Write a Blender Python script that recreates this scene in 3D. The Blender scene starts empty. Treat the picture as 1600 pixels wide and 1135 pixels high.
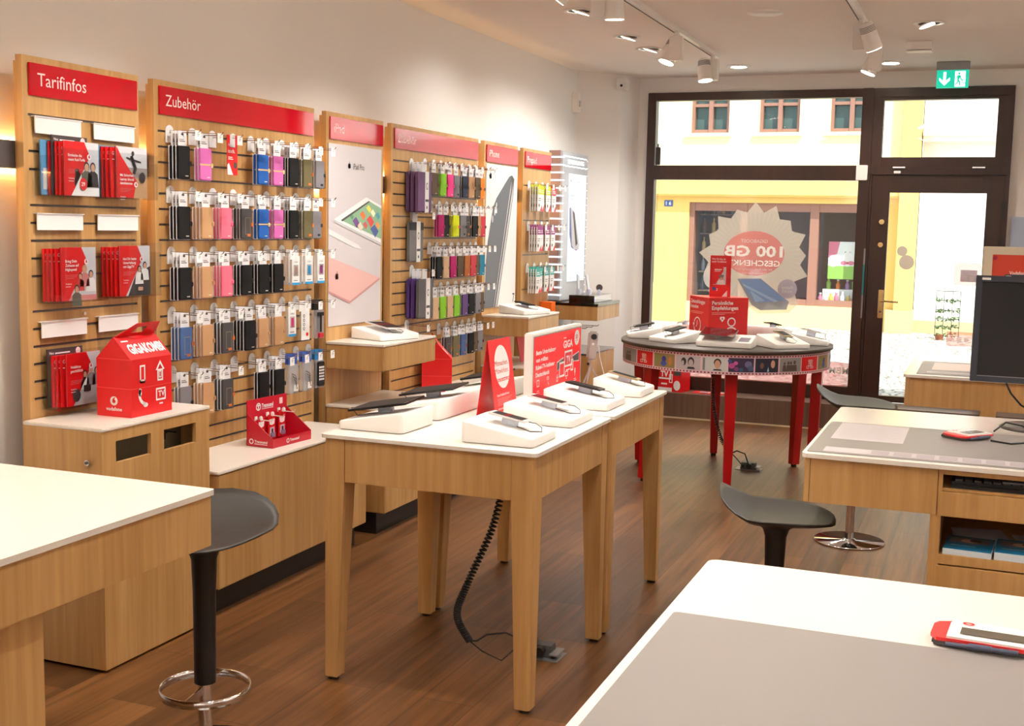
import bpy, bmesh, math, random
from math import sin, cos, pi, radians, sqrt, atan2
from mathutils import Vector, Matrix
random.seed(7)
SC = bpy.context.scene
COL = SC.collection

# ---------------------------------------------------------------- camera, world, sun, exposure
YAW, PITCH, ROLL, FPX = 0.375747, 0.114878, 0.0203416, 1869.76
cam = bpy.data.cameras.new('camera'); camo = bpy.data.objects.new('camera', cam); COL.objects.link(camo)
cam.sensor_width = 36.0; cam.lens = FPX / 1600 * 36.0; cam.clip_end = 200
def _cam():
    c, s = cos(YAW), sin(YAW); Rz = Matrix(((c, s, 0), (-s, c, 0), (0, 0, 1)))
    B = Matrix(((1, 0, 0), (0, 0, -1), (0, 1, 0)))
    c, s = cos(PITCH), sin(PITCH); Rx = Matrix(((1, 0, 0), (0, c, -s), (0, s, c)))
    c, s = cos(ROLL), sin(ROLL); Rr = Matrix(((c, -s, 0), (s, c, 0), (0, 0, 1)))
    return Rr @ Rx @ B @ Rz
M_ = _cam()
camo.matrix_world = Matrix((( M_[0][0], -M_[1][0], -M_[2][0], 0), (M_[0][1], -M_[1][1], -M_[2][1], 0), (M_[0][2], -M_[1][2], -M_[2][2], 1.7), (0, 0, 0, 1)))
SC.camera = camo
w = bpy.data.worlds.new('sky'); SC.world = w; w.use_nodes = True
w.node_tree.nodes['Background'].inputs[0].default_value = (0.78, 0.88, 1.0, 1)
w.node_tree.nodes['Background'].inputs[1].default_value = 1.5
sd = bpy.data.lights.new('sun', 'SUN'); sd.energy = 5.5; sd.angle = 0.01; sd.color = (1, .95, .86)
so = bpy.data.objects.new('sun', sd); COL.objects.link(so)
so.rotation_euler = Vector((-.42, .50, -.95)).to_track_quat('-Z', 'Y').to_euler()
vs = SC.view_settings; vs.view_transform = 'Standard'; vs.look = 'None'; vs.gamma = 1; vs.use_curve_mapping = False
vs.exposure = 0.5
SC.cycles.max_bounces = 10; SC.cycles.diffuse_bounces = 6; SC.cycles.transparent_max_bounces = 16
SC.cycles.caustics_reflective = False; SC.cycles.caustics_refractive = False
SC.cycles.sample_clamp_indirect = 6
SPOT_W = 40.0; UP_W = 34.0

# ---------------------------------------------------------------- materials
def lin(c): return tuple((x / 12.92 if x <= .04045 else ((x + .055) / 1.055) ** 2.4) for x in [v / 255 for v in c])
MATS = {}
def mat(name, c=(200, 200, 200), rough=.5, metal=0, spec=.5, emit=0, alpha=1, coat=0, bump=0, bscale=200):
    if name in MATS: return MATS[name]
    m = bpy.data.materials.new(name); m.use_nodes = True; MATS[name] = m
    b = m.node_tree.nodes['Principled BSDF']; L = lin(c)
    b.inputs['Base Color'].default_value = (*L, 1); b.inputs['Roughness'].default_value = rough
    b.inputs['Metallic'].default_value = metal; b.inputs['Specular IOR Level'].default_value = spec
    b.inputs['Alpha'].default_value = alpha
    if coat: b.inputs['Coat Weight'].default_value = coat; b.inputs['Coat Roughness'].default_value = .04
    if emit: b.inputs['Emission Color'].default_value = (*L, 1); b.inputs['Emission Strength'].default_value = emit
    if bump:
        nt = m.node_tree; n = nt.nodes.new('ShaderNodeTexNoise'); n.inputs['Scale'].default_value = bscale
        bp = nt.nodes.new('ShaderNodeBump'); bp.inputs['Strength'].default_value = bump; bp.inputs['Distance'].default_value = .002
        tc = nt.nodes.new('ShaderNodeTexCoord'); nt.links.new(tc.outputs['Object'], n.inputs['Vector'])
        nt.links.new(n.outputs['Fac'], bp.inputs['Height']); nt.links.new(bp.outputs[0], b.inputs['Normal'])
    return m
def oak(name, c1, c2, rough=.42, grain=(38, 38, 1.6)):
    m = mat(name, c1, rough); nt = m.node_tree; b = nt.nodes['Principled BSDF']
    tc = nt.nodes.new('ShaderNodeTexCoord'); mp = nt.nodes.new('ShaderNodeMapping'); mp.inputs['Scale'].default_value = grain
    n = nt.nodes.new('ShaderNodeTexNoise'); n.inputs['Scale'].default_value = 1; n.inputs['Detail'].default_value = 5; n.inputs['Roughness'].default_value = .6
    mp2 = nt.nodes.new('ShaderNodeMapping'); mp2.inputs['Scale'].default_value = (4, 4, .35)
    n2 = nt.nodes.new('ShaderNodeTexNoise'); n2.inputs['Scale'].default_value = 1; n2.inputs['Detail'].default_value = 2
    ad = nt.nodes.new('ShaderNodeMath'); ad.operation = 'ADD'
    mu = nt.nodes.new('ShaderNodeMath'); mu.operation = 'MULTIPLY'; mu.inputs[1].default_value = .5
    cr = nt.nodes.new('ShaderNodeValToRGB'); cr.color_ramp.elements[0].position = .34; cr.color_ramp.elements[1].position = .64
    cr.color_ramp.elements[0].color = (*lin(c2), 1); cr.color_ramp.elements[1].color = (*lin(c1), 1)
    l = nt.links.new
    l(tc.outputs['Object'], mp.inputs[0]); l(tc.outputs['Object'], mp2.inputs[0]); l(mp.outputs[0], n.inputs['Vector']); l(mp2.outputs[0], n2.inputs['Vector'])
    l(n.outputs['Fac'], ad.inputs[0]); l(n2.outputs['Fac'], ad.inputs[1]); l(ad.outputs[0], mu.inputs[0]); l(mu.outputs[0], cr.inputs[0]); l(cr.outputs[0], b.inputs['Base Color'])
    return m
OAK = oak('oak_veneer', (202, 160, 104), (166, 123, 70))
DARKWOOD = oak('dark_stained_wood', (56, 31, 21), (38, 21, 14), .38)
WALNUT = oak('walnut_board', (112, 86, 70), (82, 62, 50), .45)
def floor_mat():
    m = mat('walnut_plank_floor', (110, 74, 46), .4); nt = m.node_tree; b = nt.nodes['Principled BSDF']; l = nt.links.new
    tc = nt.nodes.new('ShaderNodeTexCoord'); sx = nt.nodes.new('ShaderNodeSeparateXYZ'); cx = nt.nodes.new('ShaderNodeCombineXYZ')
    l(tc.outputs['Object'], sx.inputs[0]); l(sx.outputs[1], cx.inputs[0]); l(sx.outputs[0], cx.inputs[1])
    br = nt.nodes.new('ShaderNodeTexBrick'); br.offset = .37; br.inputs['Scale'].default_value = 1
    br.inputs['Brick Width'].default_value = 1.25; br.inputs['Row Height'].default_value = .2
    br.inputs['Mortar Size'].default_value = .0016; br.inputs['Mortar Smooth'].default_value = .1; br.inputs['Bias'].default_value = 0
    br.inputs['Color1'].default_value = (*lin((124, 84, 46)), 1); br.inputs['Color2'].default_value = (*lin((92, 60, 32)), 1); br.inputs['Mortar'].default_value = (*lin((62, 40, 26)), 1)
    l(cx.outputs[0], br.inputs['Vector'])
    mp = nt.nodes.new('ShaderNodeMapping'); mp.inputs['Scale'].default_value = (26, 1.1, 1)
    n = nt.nodes.new('ShaderNodeTexNoise'); n.inputs['Scale'].default_value = 1; n.inputs['Detail'].default_value = 6; n.inputs['Roughness'].default_value = .62
    l(tc.outputs['Object'], mp.inputs[0]); l(mp.outputs[0], n.inputs['Vector'])
    cr = nt.nodes.new('ShaderNodeValToRGB'); e = cr.color_ramp.elements; e[0].position = .32; e[1].position = .68
    e[0].color = (.42, .36, .33, 1); e[1].color = (1.2, 1.15, 1.1, 1)
    l(n.outputs['Fac'], cr.inputs[0])
    mx = nt.nodes.new('ShaderNodeMixRGB'); mx.blend_type = 'MULTIPLY'; mx.inputs[0].default_value = 1
    l(br.outputs['Color'], mx.inputs[1]); l(cr.outputs[0], mx.inputs[2]); l(mx.outputs[0], b.inputs['Base Color'])
    return m
FLOOR = floor_mat()
def cobble_mat():
    m = mat('pale_cobbles', (200, 194, 184), .9); nt = m.node_tree; b = nt.nodes['Principled BSDF']; l = nt.links.new
    tc = nt.nodes.new('ShaderNodeTexCoord'); v = nt.nodes.new('ShaderNodeTexVoronoi'); v.feature = 'DISTANCE_TO_EDGE'; v.inputs['Scale'].default_value = 9
    cr = nt.nodes.new('ShaderNodeValToRGB'); e = cr.color_ramp.elements; e[0].position = .03; e[1].position = .14
    e[0].color = (*lin((120, 112, 104)), 1); e[1].color = (*lin((214, 208, 198)), 1)
    l(tc.outputs['Object'], v.inputs['Vector']); l(v.outputs['Distance'], cr.inputs[0]); l(cr.outputs[0], b.inputs['Base Color'])
    return m
COBBLE = cobble_mat()
def glass_mat(name, tint=(1, 1, 1), refl=1.0):
    m = bpy.data.materials.new(name); m.use_nodes = True; nt = m.node_tree; nt.nodes.clear(); l = nt.links.new
    o = nt.nodes.new('ShaderNodeOutputMaterial'); t = nt.nodes.new('ShaderNodeBsdfTransparent'); g = nt.nodes.new('ShaderNodeBsdfGlossy')
    t.inputs[0].default_value = (*tint, 1); g.inputs['Roughness'].default_value = .02
    f = nt.nodes.new('ShaderNodeLayerWeight'); f.inputs[0].default_value = .5
    p = nt.nodes.new('ShaderNodeMath'); p.operation = 'POWER'; p.inputs[1].default_value = 5; l(f.outputs['Facing'], p.inputs[0])
    k = nt.nodes.new('ShaderNodeMath'); k.operation = 'MULTIPLY_ADD'; k.inputs[1].default_value = .6 * refl; k.inputs[2].default_value = .03 * refl
    mx = nt.nodes.new('ShaderNodeMixShader'); l(p.outputs[0], k.inputs[0]); l(k.outputs[0], mx.inputs[0]); l(t.outputs[0], mx.inputs[1]); l(g.outputs[0], mx.inputs[2]); l(mx.outputs[0], o.inputs[0])
    MATS[name] = m; return m
GLASS = glass_mat('window_glass', (.97, .99, .98), .7)
ACRYL = glass_mat('clear_acrylic', (.93, .94, .95), 1.0)
def film_mat(name, c, a):
    m = bpy.data.materials.new(name); m.use_nodes = True; nt = m.node_tree; nt.nodes.clear(); l = nt.links.new
    o = nt.nodes.new('ShaderNodeOutputMaterial'); t = nt.nodes.new('ShaderNodeBsdfTransparent'); d = nt.nodes.new('ShaderNodeBsdfDiffuse'); tr = nt.nodes.new('ShaderNodeBsdfTranslucent')
    d.inputs[0].default_value = (*lin(c), 1); tr.inputs[0].default_value = (*lin(c), 1)
    m1 = nt.nodes.new('ShaderNodeMixShader'); m1.inputs[0].default_value = .35; l(d.outputs[0], m1.inputs[1]); l(tr.outputs[0], m1.inputs[2])
    mx = nt.nodes.new('ShaderNodeMixShader'); mx.inputs[0].default_value = a; l(t.outputs[0], mx.inputs[1]); l(m1.outputs[0], mx.inputs[2]); l(mx.outputs[0], o.inputs[0])
    MATS[name] = m; return m
WALL = mat('wall_paint', (232, 229, 226), .85)
CEIL = mat('ceiling_paint', (240, 234, 227), .9)
WHITE = mat('white_laminate', (232, 226, 217), .22)
WPLAS = mat('white_plastic', (238, 236, 232), .35)
WPAPER = mat('white_card', (238, 238, 238), .6)
RED = mat('red_card', (212, 12, 20), .42)
REDG = mat('red_gloss_acrylic', (192, 0, 24), .05, coat=.6)
REDL = mat('red_leg_paint', (178, 8, 16), .3)
BLACK = mat('black_plastic', (24, 23, 24), .42)
BLACKG = mat('black_glass', (12, 12, 14), .08)
GREY = mat('grey_metal', (140, 138, 138), .4, .6)
DGREY = mat('dark_grey', (74, 72, 72), .5)
CHROME = mat('chrome', (225, 225, 228), .08, 1)
STEEL = mat('steel_wire', (190, 180, 172), .25, 1)
BRASS = mat('brass', (214, 186, 130), .25, 1)
SLOT = mat('slot_metal', (112, 106, 102), .4, .5)
PRINTG = mat('print_grey', (120, 116, 116), .7)
LAMPW = mat('lamp_glow', (255, 246, 230), .5, emit=18)
WARMLED = mat('warm_led', (255, 200, 120), .5, emit=14)
COOLLED = mat('cool_led', (235, 244, 255), .5, emit=1.8)
MAT = mat('desk_mat', (142, 136, 133), .4)

# ---------------------------------------------------------------- mesh helpers
TXT = {}
def glyphs(s, bold=0.0):
    k = (s, bold)
    if k in TXT: return TXT[k]
    cu = bpy.data.curves.new('t', 'FONT'); cu.body = s; cu.size = 1; cu.offset = bold; cu.resolution_u = 2
    o = bpy.data.objects.new('t', cu); COL.objects.link(o); bpy.context.view_layer.update()
    ev = o.evaluated_get(bpy.context.evaluated_depsgraph_get()); me = ev.to_mesh()
    vs_ = [(v.co.x, v.co.y) for v in me.vertices]; fs = [tuple(p.vertices) for p in me.polygons]
    ev.to_mesh_clear(); bpy.data.objects.remove(o); bpy.data.curves.remove(cu)
    w_ = (min([v[0] for v in vs_] or [0]), max([v[0] for v in vs_] or [1]))
    TXT[k] = (vs_, fs, w_); return TXT[k]
I4 = Matrix.Identity(4)
def frame(o, u, v):
    u = Vector(u).normalized(); v = Vector(v).normalized(); n = u.cross(v)
    return Matrix(((u.x, v.x, n.x, o[0]), (u.y, v.y, n.y, o[1]), (u.z, v.z, n.z, o[2]), (0, 0, 0, 1)))
class MB:
    def __init__(s, M=None): s.v = []; s.f = []; s.m = []; s.mats = []; s.M = M or I4; s.sm = []
    def mi(s, m):
        if m not in s.mats: s.mats.append(m)
        return s.mats.index(m)
    def add(s, vs_, fs, m, M=None, smooth=False):
        b = len(s.v); T = s.M @ M if M else s.M; i = s.mi(m)
        s.v += [T @ Vector(v) for v in vs_]; s.f += [tuple(b + k for k in f) for f in fs]; s.m += [i] * len(fs); s.sm += [smooth] * len(fs); return s
    def box(s, x0, x1, y0, y1, z0, z1, m, bev=0, M=None):
        if bev:
            bm = bmesh.new(); bmesh.ops.create_cube(bm, size=1)
            for v in bm.verts: v.co = Vector(((x0 + x1) / 2 + v.co.x * (x1 - x0), (y0 + y1) / 2 + v.co.y * (y1 - y0), (z0 + z1) / 2 + v.co.z * (z1 - z0)))
            bmesh.ops.bevel(bm, geom=list(bm.edges), offset=bev, segments=2, affect='EDGES')
            bm.verts.index_update(); s.add([v.co.copy() for v in bm.verts], [[v.index for v in f.verts] for f in bm.faces], m, M, False); bm.free(); return s
        V = [(x, y, z) for z in (z0, z1) for y in (y0, y1) for x in (x0, x1)]
        return s.add(V, [(0, 2, 3, 1), (4, 5, 7, 6), (0, 1, 5, 4), (2, 6, 7, 3), (0, 4, 6, 2), (1, 3, 7, 5)], m, M)
    def prism(s, poly, z0, z1, m, M=None, top=None, smooth=False):   # poly in xy, extruded along z; top optional other poly
        n = len(poly); top = top or poly
        V = [(p[0], p[1], z0) for p in poly] + [(p[0], p[1], z1) for p in top]
        s.add(V[:], [(i, (i + 1) % n, n + (i + 1) % n, n + i) for i in range(n)], m, M, smooth)
        return s.add(V, [tuple(reversed(range(n))), tuple(range(n, 2 * n))], m, M)
    def lathe(s, prof, m, c=(0, 0), n=24, M=None):
        V = []; F = []
        for r, z in prof:
            for k in range(n): a = 2 * pi * k / n; V.append((c[0] + r * cos(a), c[1] + r * sin(a), z))
        for j in range(len(prof) - 1):
            for k in range(n): F.append((j * n + k, j * n + (k + 1) % n, (j + 1) * n + (k + 1) % n, (j + 1) * n + k))
        s.add(V, F, m, M, True)
        if prof[0][0] > 1e-4: s.add(V[:n], [tuple(reversed(range(n)))], m, M)
        if prof[-1][0] > 1e-4: s.add(V[-n:], [tuple(range(n))], m, M)
        return s
    def cyl(s, a, b, r, m, n=10, r2=None):
        a = Vector(a); b = Vector(b); q = (b - a).to_track_quat('Z', 'Y').to_matrix().to_4x4(); q.translation = a
        return s.lathe([(r, 0), (r if r2 is None else r2, (b - a).length)], m, n=n, M=q)
    def tube(s, P, r, m, n=6):
        P = [Vector(p) for p in P]; V = []; F = []; up = None
        for i, p in enumerate(P):
            d = (P[min(i + 1, len(P) - 1)] - P[max(i - 1, 0)]).normalized()
            if up is None: up = Vector((0, 0, 1)) if abs(d.z) < .9 else Vector((1, 0, 0))
            sd_ = d.cross(up).normalized(); up = sd_.cross(d).normalized()
            for k in range(n): a = 2 * pi * k / n; V.append(p + sd_ * r * cos(a) + up * r * sin(a))
        for i in range(len(P) - 1):
            for k in range(n): F.append((i * n + k, i * n + (k + 1) % n, (i + 1) * n + (k + 1) % n, (i + 1) * n + k))
        s.add(V, F, m, None, True); s.add(V[:n], [tuple(range(n))], m); s.add(V[-n:], [tuple(reversed(range(n)))], m); return s
    # flat print on a face; F is a frame, lay the layer (thin raise)
    def poly(s, F, pts, m, lay=1): return s.add([(p[0], p[1], lay * .0006) for p in pts], [tuple(range(len(pts)))], m, F)
    def rect(s, F, x0, y0, x1, y1, m, lay=1): return s.poly(F, [(x0, y0), (x1, y0), (x1, y1), (x0, y1)], m, lay)
    def ell(s, F, x, y, rx, ry, m, lay=1, n=20, a0=0, a1=2 * pi):
        k = n if a1 - a0 > 6.2 else n + 1
        return s.poly(F, [(x + rx * cos(a0 + (a1 - a0) * i / n), y + ry * sin(a0 + (a1 - a0) * i / n)) for i in range(k)], m, lay)
    def ring(s, F, x, y, r, t, m, lay=1, n=20, a0=0, a1=2 * pi, sy=1):
        V = []
        for i in range(n + 1):
            a = a0 + (a1 - a0) * i / n
            V += [(x + r * cos(a), y + sy * r * sin(a), lay * .0006), (x + (r - t) * cos(a), y + sy * (r - t) * sin(a), lay * .0006)]
        return s.add(V, [(2 * i, 2 * i + 2, 2 * i + 3, 2 * i + 1) for i in range(n)], m, F)
    def frect(s, F, x0, y0, x1, y1, t, m, lay=1):
        s.rect(F, x0, y0, x1, y0 + t, m, lay); s.rect(F, x0, y1 - t, x1, y1, m, lay); s.rect(F, x0, y0 + t, x0 + t, y1 - t, m, lay); return s.rect(F, x1 - t, y0 + t, x1, y1 - t, m, lay)
    def text(s, F, t, x, y, h, m, lay=1, bold=0, wmax=None, w=None, flip=False):
        V, Fc, (a, b) = glyphs(t, bold); k = h / .72; kx = k
        if w: kx = w / (b - a)
        elif wmax and (b - a) * k > wmax: kx = wmax / (b - a)
        if flip: return s.add([(x + (b - p[0]) * kx, y + p[1] * k, lay * .0006) for p in V], [tuple(reversed(f)) for f in Fc], m, F)
        return s.add([(x + (p[0] - a) * kx, y + p[1] * k, lay * .0006) for p in V], Fc, m, F)
    def obj(s, name, parent=None):
        me = bpy.data.meshes.new(name); me.from_pydata([tuple(v) for v in s.v], [], s.f)
        for m in s.mats: me.materials.append(m)
        me.polygons.foreach_set('material_index', s.m); me.polygons.foreach_set('use_smooth', s.sm); me.update()
        o = bpy.data.objects.new(name, me); COL.objects.link(o)
        if parent: o.parent = parent
        return o
def tag(o, label, cat, group=None, kind=None):
    if label: o['label'] = label
    if cat: o['category'] = cat
    if group: o['group'] = group
    if kind: o['kind'] = kind
    return o
def thing(name, label, cat, loc=(0, 0, 0), rz=0, group=None):
    o = bpy.data.objects.new(name, None); COL.objects.link(o); o.location = loc; o.rotation_euler = (0, 0, rz); o.empty_display_size = .05
    return tag(o, label, cat, group)
def solo(mb, name, label, cat, loc=(0, 0, 0), rz=0, group=None, kind=None):
    o = mb.obj(name); o.location = loc; o.rotation_euler = (0, 0, rz); return tag(o, label, cat, group, kind)
def struct(mb, name, label=None): return tag(mb.obj(name), label, None, None, 'structure')
def dup(root, loc, rz, label, name=None):
    r = root.copy(); COL.objects.link(r); r.location = loc; r.rotation_euler = (0, 0, rz); r['label'] = label
    for c in list(root.children):
        d = c.copy(); COL.objects.link(d); d.parent = r
        for g in list(c.children): e = g.copy(); COL.objects.link(e); e.parent = d
    return r
ORD = ['first', 'second', 'third', 'fourth', 'fifth', 'sixth', 'seventh', 'eighth', 'ninth', 'tenth']
def logo(mb, F, x, y, r, fg, bg, lay=2):      # round speech-mark emblem
    mb.ell(F, x, y, r, r, fg, lay); mb.ell(F, x + r * .02, y - r * .08, r * .42, r * .42, bg, lay + 1)
    mb.poly(F, [(x - r * .4, y - r * .05), (x - r * .3, y + r * .45), (x + r * .3, y + r * .85), (x + r * .45, y + r * .78), (x + r * .05, y + r * .3), (x + r * .2, y + r * .25)], bg, lay + 1)

# ---------------------------------------------------------------- room shell
WX, CZ, WY = -3.46, 3.055, 10.80
struct(MB().box(WX - .3, 3.3, -2.8, WY + .3, -.12, 0, FLOOR), 'floor')
struct(MB().box(WX - .3, 3.6, -2.8, WY + .3, CZ, CZ + .25, CEIL), 'ceiling')
struct(MB().box(WX - .25, WX, -2.8, WY + .3, 0, CZ, WALL), 'wall_left')
struct(MB().box(3.3, 3.55, -2.8, WY + .3, 0, CZ, WALL), 'wall_right')
struct(MB().box(WX - .25, 3.55, -3.05, -2.8, 0, CZ, WALL), 'wall_back')
FL, FR, FT = -2.965, .125, 2.918
mb = MB(); mb.box(WX, FL, WY, WY + .3, 0, CZ, WALL); mb.box(FL, FR, WY, WY + .3, FT, CZ, WALL); mb.box(FR, 3.3, WY, WY + .3, 0, CZ, WALL)
mb.box(FL, FR, WY + .02, WY + .3, 0, .2, WALL)
struct(mb, 'wall_front')
struct(MB().prism([(WX, 10.2), (-3.14, 10.49), (-3.06, WY), (WX, WY)], 0, CZ, WALL), 'trim_1')
struct(MB().box(-3.2, 2.0, 10.46, WY + .02, 0, .226, WALNUT), 'trim_2')
struct(MB().box(-3.2, 2.0, 10.448, 10.46, 0, .012, mat('pale_edge', (190, 170, 140), .5)), 'baseboard_front')
# display window frame with glass
D = DARKWOOD; y0, y1 = WY - .04, WY + .06
mb = MB(); mb.box(FL, FL + .078, y0, y1, .226, FT, D, .004).box(FL + .002, -1.0, y0 + .004, y1 - .004, 2.846, FT - .001, D, .002).box(FL + .002, -1.0, y0 + .004, y1 - .004, 2.14, 2.268, D, .002)
mb.box(FL + .002, -1.0, y0 + .004, y1 - .004, .227, .345, D, .002).box(-1.078, -.985, y0 - .015, y1, .226, FT, D, .004)
wf = struct(mb, 'window_1', 'dark wood display window frame'); mb = MB(); mb.box(FL + .07, -1.07, WY + .01, WY + .018, .34, 2.145, GLASS); mb.box(FL + .07, -1.07, WY + .01, WY + .018, 2.26, 2.85, GLASS)
mb.obj('window_pane', wf)
mb = MB(); mb.box(-.984, .124, y0 + .004, y1 - .004, 2.815, FT - .001, D, .002).box(-.985, -.9, y0, y1, 2.25, 2.84, D, .004).box(.0, .125, y0, y1, 2.25, 2.84, D, .004).box(-.984, .124, y0 + .004, y1 - .004, 2.251, 2.337, D, .002)
mb.box(-.93, .075, y0 - .02, y0, 2.84, 2.87, D, .004)
wf2 = struct(mb, 'window_2', 'tilting fanlight over the shop door'); MB().box(-.905, .005, WY + .01, WY + .018, 2.33, 2.84, GLASS).obj('window_pane', wf2)
mb = MB(); mb.box(-.8, -.7, y0 - .03, y0 - .01, 2.245, 2.256, CHROME).box(-.17, -.07, y0 - .03, y0 - .01, 2.245, 2.256, CHROME); mb.obj('window_hinge', wf2)
mb = MB(); mb.box(-1.0, .125, y0 - .01, y1, 2.19, 2.25, D, .002).box(-1.0, -.965, y0 + .002, y1, .226, 2.195, D).box(.09, .125, y0 + .002, y1, .226, 2.195, D).box(-.97, .11, y0 + .04, y1, 2.17, 2.2, D).box(.07, .11, y0 + .04, y1, .226, 2.2, D).box(-.97, -.95, y0 + .04, y1, .226, 2.2, D)
df = struct(mb, 'door_frame'); 
mb = MB(); mb.box(-.962, -.815, y0 + .004, y0 + .038, .236, 2.185, D, .002).box(-.045, .088, y0 + .004, y0 + .038, .236, 2.185, D, .002).box(-.817, -.043, y0 + .007, y0 + .06, 2.04, 2.183, D, .001).box(-.817, -.043, y0 + .007, y0 + .06, .238, .29, D, .001).box(-.93, -.817, y0 + .038, y0 + .06, .24, 2.18, D).box(-.043, .06, y0 + .038, y0 + .06, .24, 2.18, D)
dr = struct(mb, 'door_1', 'dark wood shop door with large glass pane')
MB().box(-.818, -.042, WY + .008, WY + .016, .285, 2.045, GLASS).obj('door_pane', dr)
mb = MB(); mb.box(-.862, -.818, y0 - .008, y0 + .005, .965, 1.21, BRASS, .003); mb.cyl((-.84, y0 + .005, 1.115), (-.84, y0 - .055, 1.115), .011, BRASS); mb.tube([(-.84, y0 - .05, 1.115), (-.80, y0 - .058, 1.116), (-.71, y0 - .058, 1.112), (-.7, y0 - .045, 1.11)], .009, BRASS, 8)
mb.cyl((-.84, y0 - .004, 1.02), (-.84, y0 - .012, 1.02), .01, DGREY); mb.obj('door_handle', dr)
for z in (1.79, 1.595): MB().cyl((-.868, y0 + .006, z), (-.868, y0 - .012, z), .022, BRASS, 16).obj('door_lock', dr)
mb = MB(); mb.box(.075, .1, y0 - .02, y0 + .01, 1.83, 1.98, BLACK, .004).box(.07, .09, y0 - .02, y0 + .01, 1.55, 1.68, BLACK, .004); mb.obj('door_hinge', dr)
mb = MB(); mb.box(-1.0, -.985, y0 - .03, y0 - .015, 1.16, 1.56, GREY).box(-1.0, -.985, y0 - .036, y0 - .018, 1.16, 1.42, mat('teal_plastic', (20, 120, 120), .4)).box(-1.0, -.985, y0 - .03, y0 - .018, .96, 1.16, GREY)
solo(mb, 'door_sensor', 'slim grey and teal door contact strip on the dark post beside the door', 'sensor')
solo(MB().box(-1.1, -1.005, y0 - .03, y0 - .001, 2.14, 2.27, WPLAS, .004), 'wall_sensor', 'square white plastic box at the crossing of window frame and post', 'sensor')
solo(MB().box(-.79, -.735, y0 - .03, y0 - .011, 2.2, 2.222, WPLAS, .003), 'contact_switch', 'small white contact switch on the frame above the shop door', 'switch')
mb = MB(); mb.box(-2.875, -2.83, y0 - .02, y0, 2.27, 2.43, BLACK, .005); mb.cyl((-2.853, y0 - .01, 2.42), (-2.853, y0 - .01, 2.46), .006, BLACK); mb.tube([(-2.84, y0 - .003, 2.27), (-2.845, y0 - .003, 2.0), (-2.855, y0 - .003, 1.7), (-2.86, y0 - .003, 1.2)], .0015, DGREY, 4)
solo(mb, 'frame_receiver', 'small black box with thin wire on the window transom, left corner', 'receiver')
# ---------------------------------------------------------------- street outside
K = 20.2 / 18.5
def fx(x): return x * K
def fz(z): return 1.7 + (z - 1.7) * K
FY = 20.2
YEL = mat('yellow_render', (232, 198, 116), .9); CREAM = mat('cream_render', (240, 226, 182), .9); PALEW = mat('white_render', (236, 232, 226), .9)
BRFR = mat('brown_window_frame', (150, 108, 92), .6); OCHRE = mat('ochre_plinth', (204, 182, 138), .9)
tag(MB().box(-16, 14, WY + .3, 32, -.1, .1, COBBLE).obj('street_ground'), None, None, None, 'structure')
bd = thing('yellow_building', 'yellow rendered building with brown windows across the sunny street', 'building', (0, 0, 0))
# wall split around the openings
sx0, sx1, sz0, sz1 = fx(-4.38), fx(-1.72), fz(.57), fz(2.11)
mb = MB(); X0, X1 = -9.5, fx(-1.25)
mb.box(X0, sx0, FY, FY + .4, .1, fz(2.2), YEL).box(sx0, sx1, FY, FY + .4, .1, sz0, mat('pale_yellow_render', (236, 212, 152), .9)).box(sx0, sx1, FY, FY + .4, sz1, fz(2.2), YEL).box(sx1, X1, FY, FY + .4, .1, fz(2.2), YEL)
wins = [(-4.40, -3.81), (-3.35, -2.75), (-2.30, -1.70)]
wb, wt = fz(3.17), fz(3.95); xs = X0
mb.box(X0, X1, FY, FY + .4, fz(2.2), wb, CREAM).box(X0, X1, FY, FY + .4, wt, 8.5, CREAM)
for a, b in wins: mb.box(xs, fx(a), FY, FY + .4, wb, wt, CREAM); xs = fx(b)
mb.box(xs, X1, FY, FY + .4, wb, wt, CREAM)
mb.obj('facade_wall', bd)
MB().box(X0, X1 + .06, FY - .16, FY, fz(2.2), fz(2.44), YEL, .03).obj('ledge', bd)
mb = MB(); mb.box(X1, fx(-1.0), FY - .22, FY + .4, fz(.574), 8.5, YEL).box(X1 - .12, fx(-1.0) + .02, FY - .25, FY + .4, .1, fz(.574), OCHRE); mb.obj('corner_pilaster', bd)
for a, b in wins:
    f = MB(); A, B = fx(a), fx(b); f.box(A, A + .05, FY + .06, FY + .16, wb, wt, BRFR).box(B - .05, B, FY + .06, FY + .16, wb, wt, BRFR).box(A + .002, B - .002, FY + .064, FY + .156, wb + .001, wb + .06, BRFR).box((A + B) / 2 - .035, (A + B) / 2 + .035, FY + .05, FY + .16, wb, wt, BRFR).box(A + .002, B - .002, FY + .064, FY + .156, fz(3.57), fz(3.57) + .05, BRFR).box(A + .002, B - .002, FY + .064, FY + .156, wt - .05, wt - .001, BRFR)
    f = f.obj('window', bd); MB().box(A, B, FY + .17, FY + .19, wb, wt, mat('dark_pane', (70, 92, 86), .12)).obj('pane', f)
    MB().box(A - .09, B + .05, FY - .07, FY + .05, wb - .06, wb - .01, PALEW).obj('sill', bd)
f = MB(); f.box(sx0, sx1, FY + .05, FY + .2, sz0, sz0 + .1, BRFR).box(sx0, sx1, FY + .05, FY + .2, sz1 - .14, sz1, BRFR)
for a, b in ((-4.38, -4.3), (-3.58, -3.48), (-2.53, -2.4), (-1.8, -1.72)): f.box(fx(a), fx(b), FY + .04, FY + .2, sz0, sz1, BRFR)
f = f.obj('shop_window_frame', bd); MB().box(sx0, sx1, FY + .12, FY + .13, sz0, sz1, GLASS).obj('pane', f)
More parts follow.
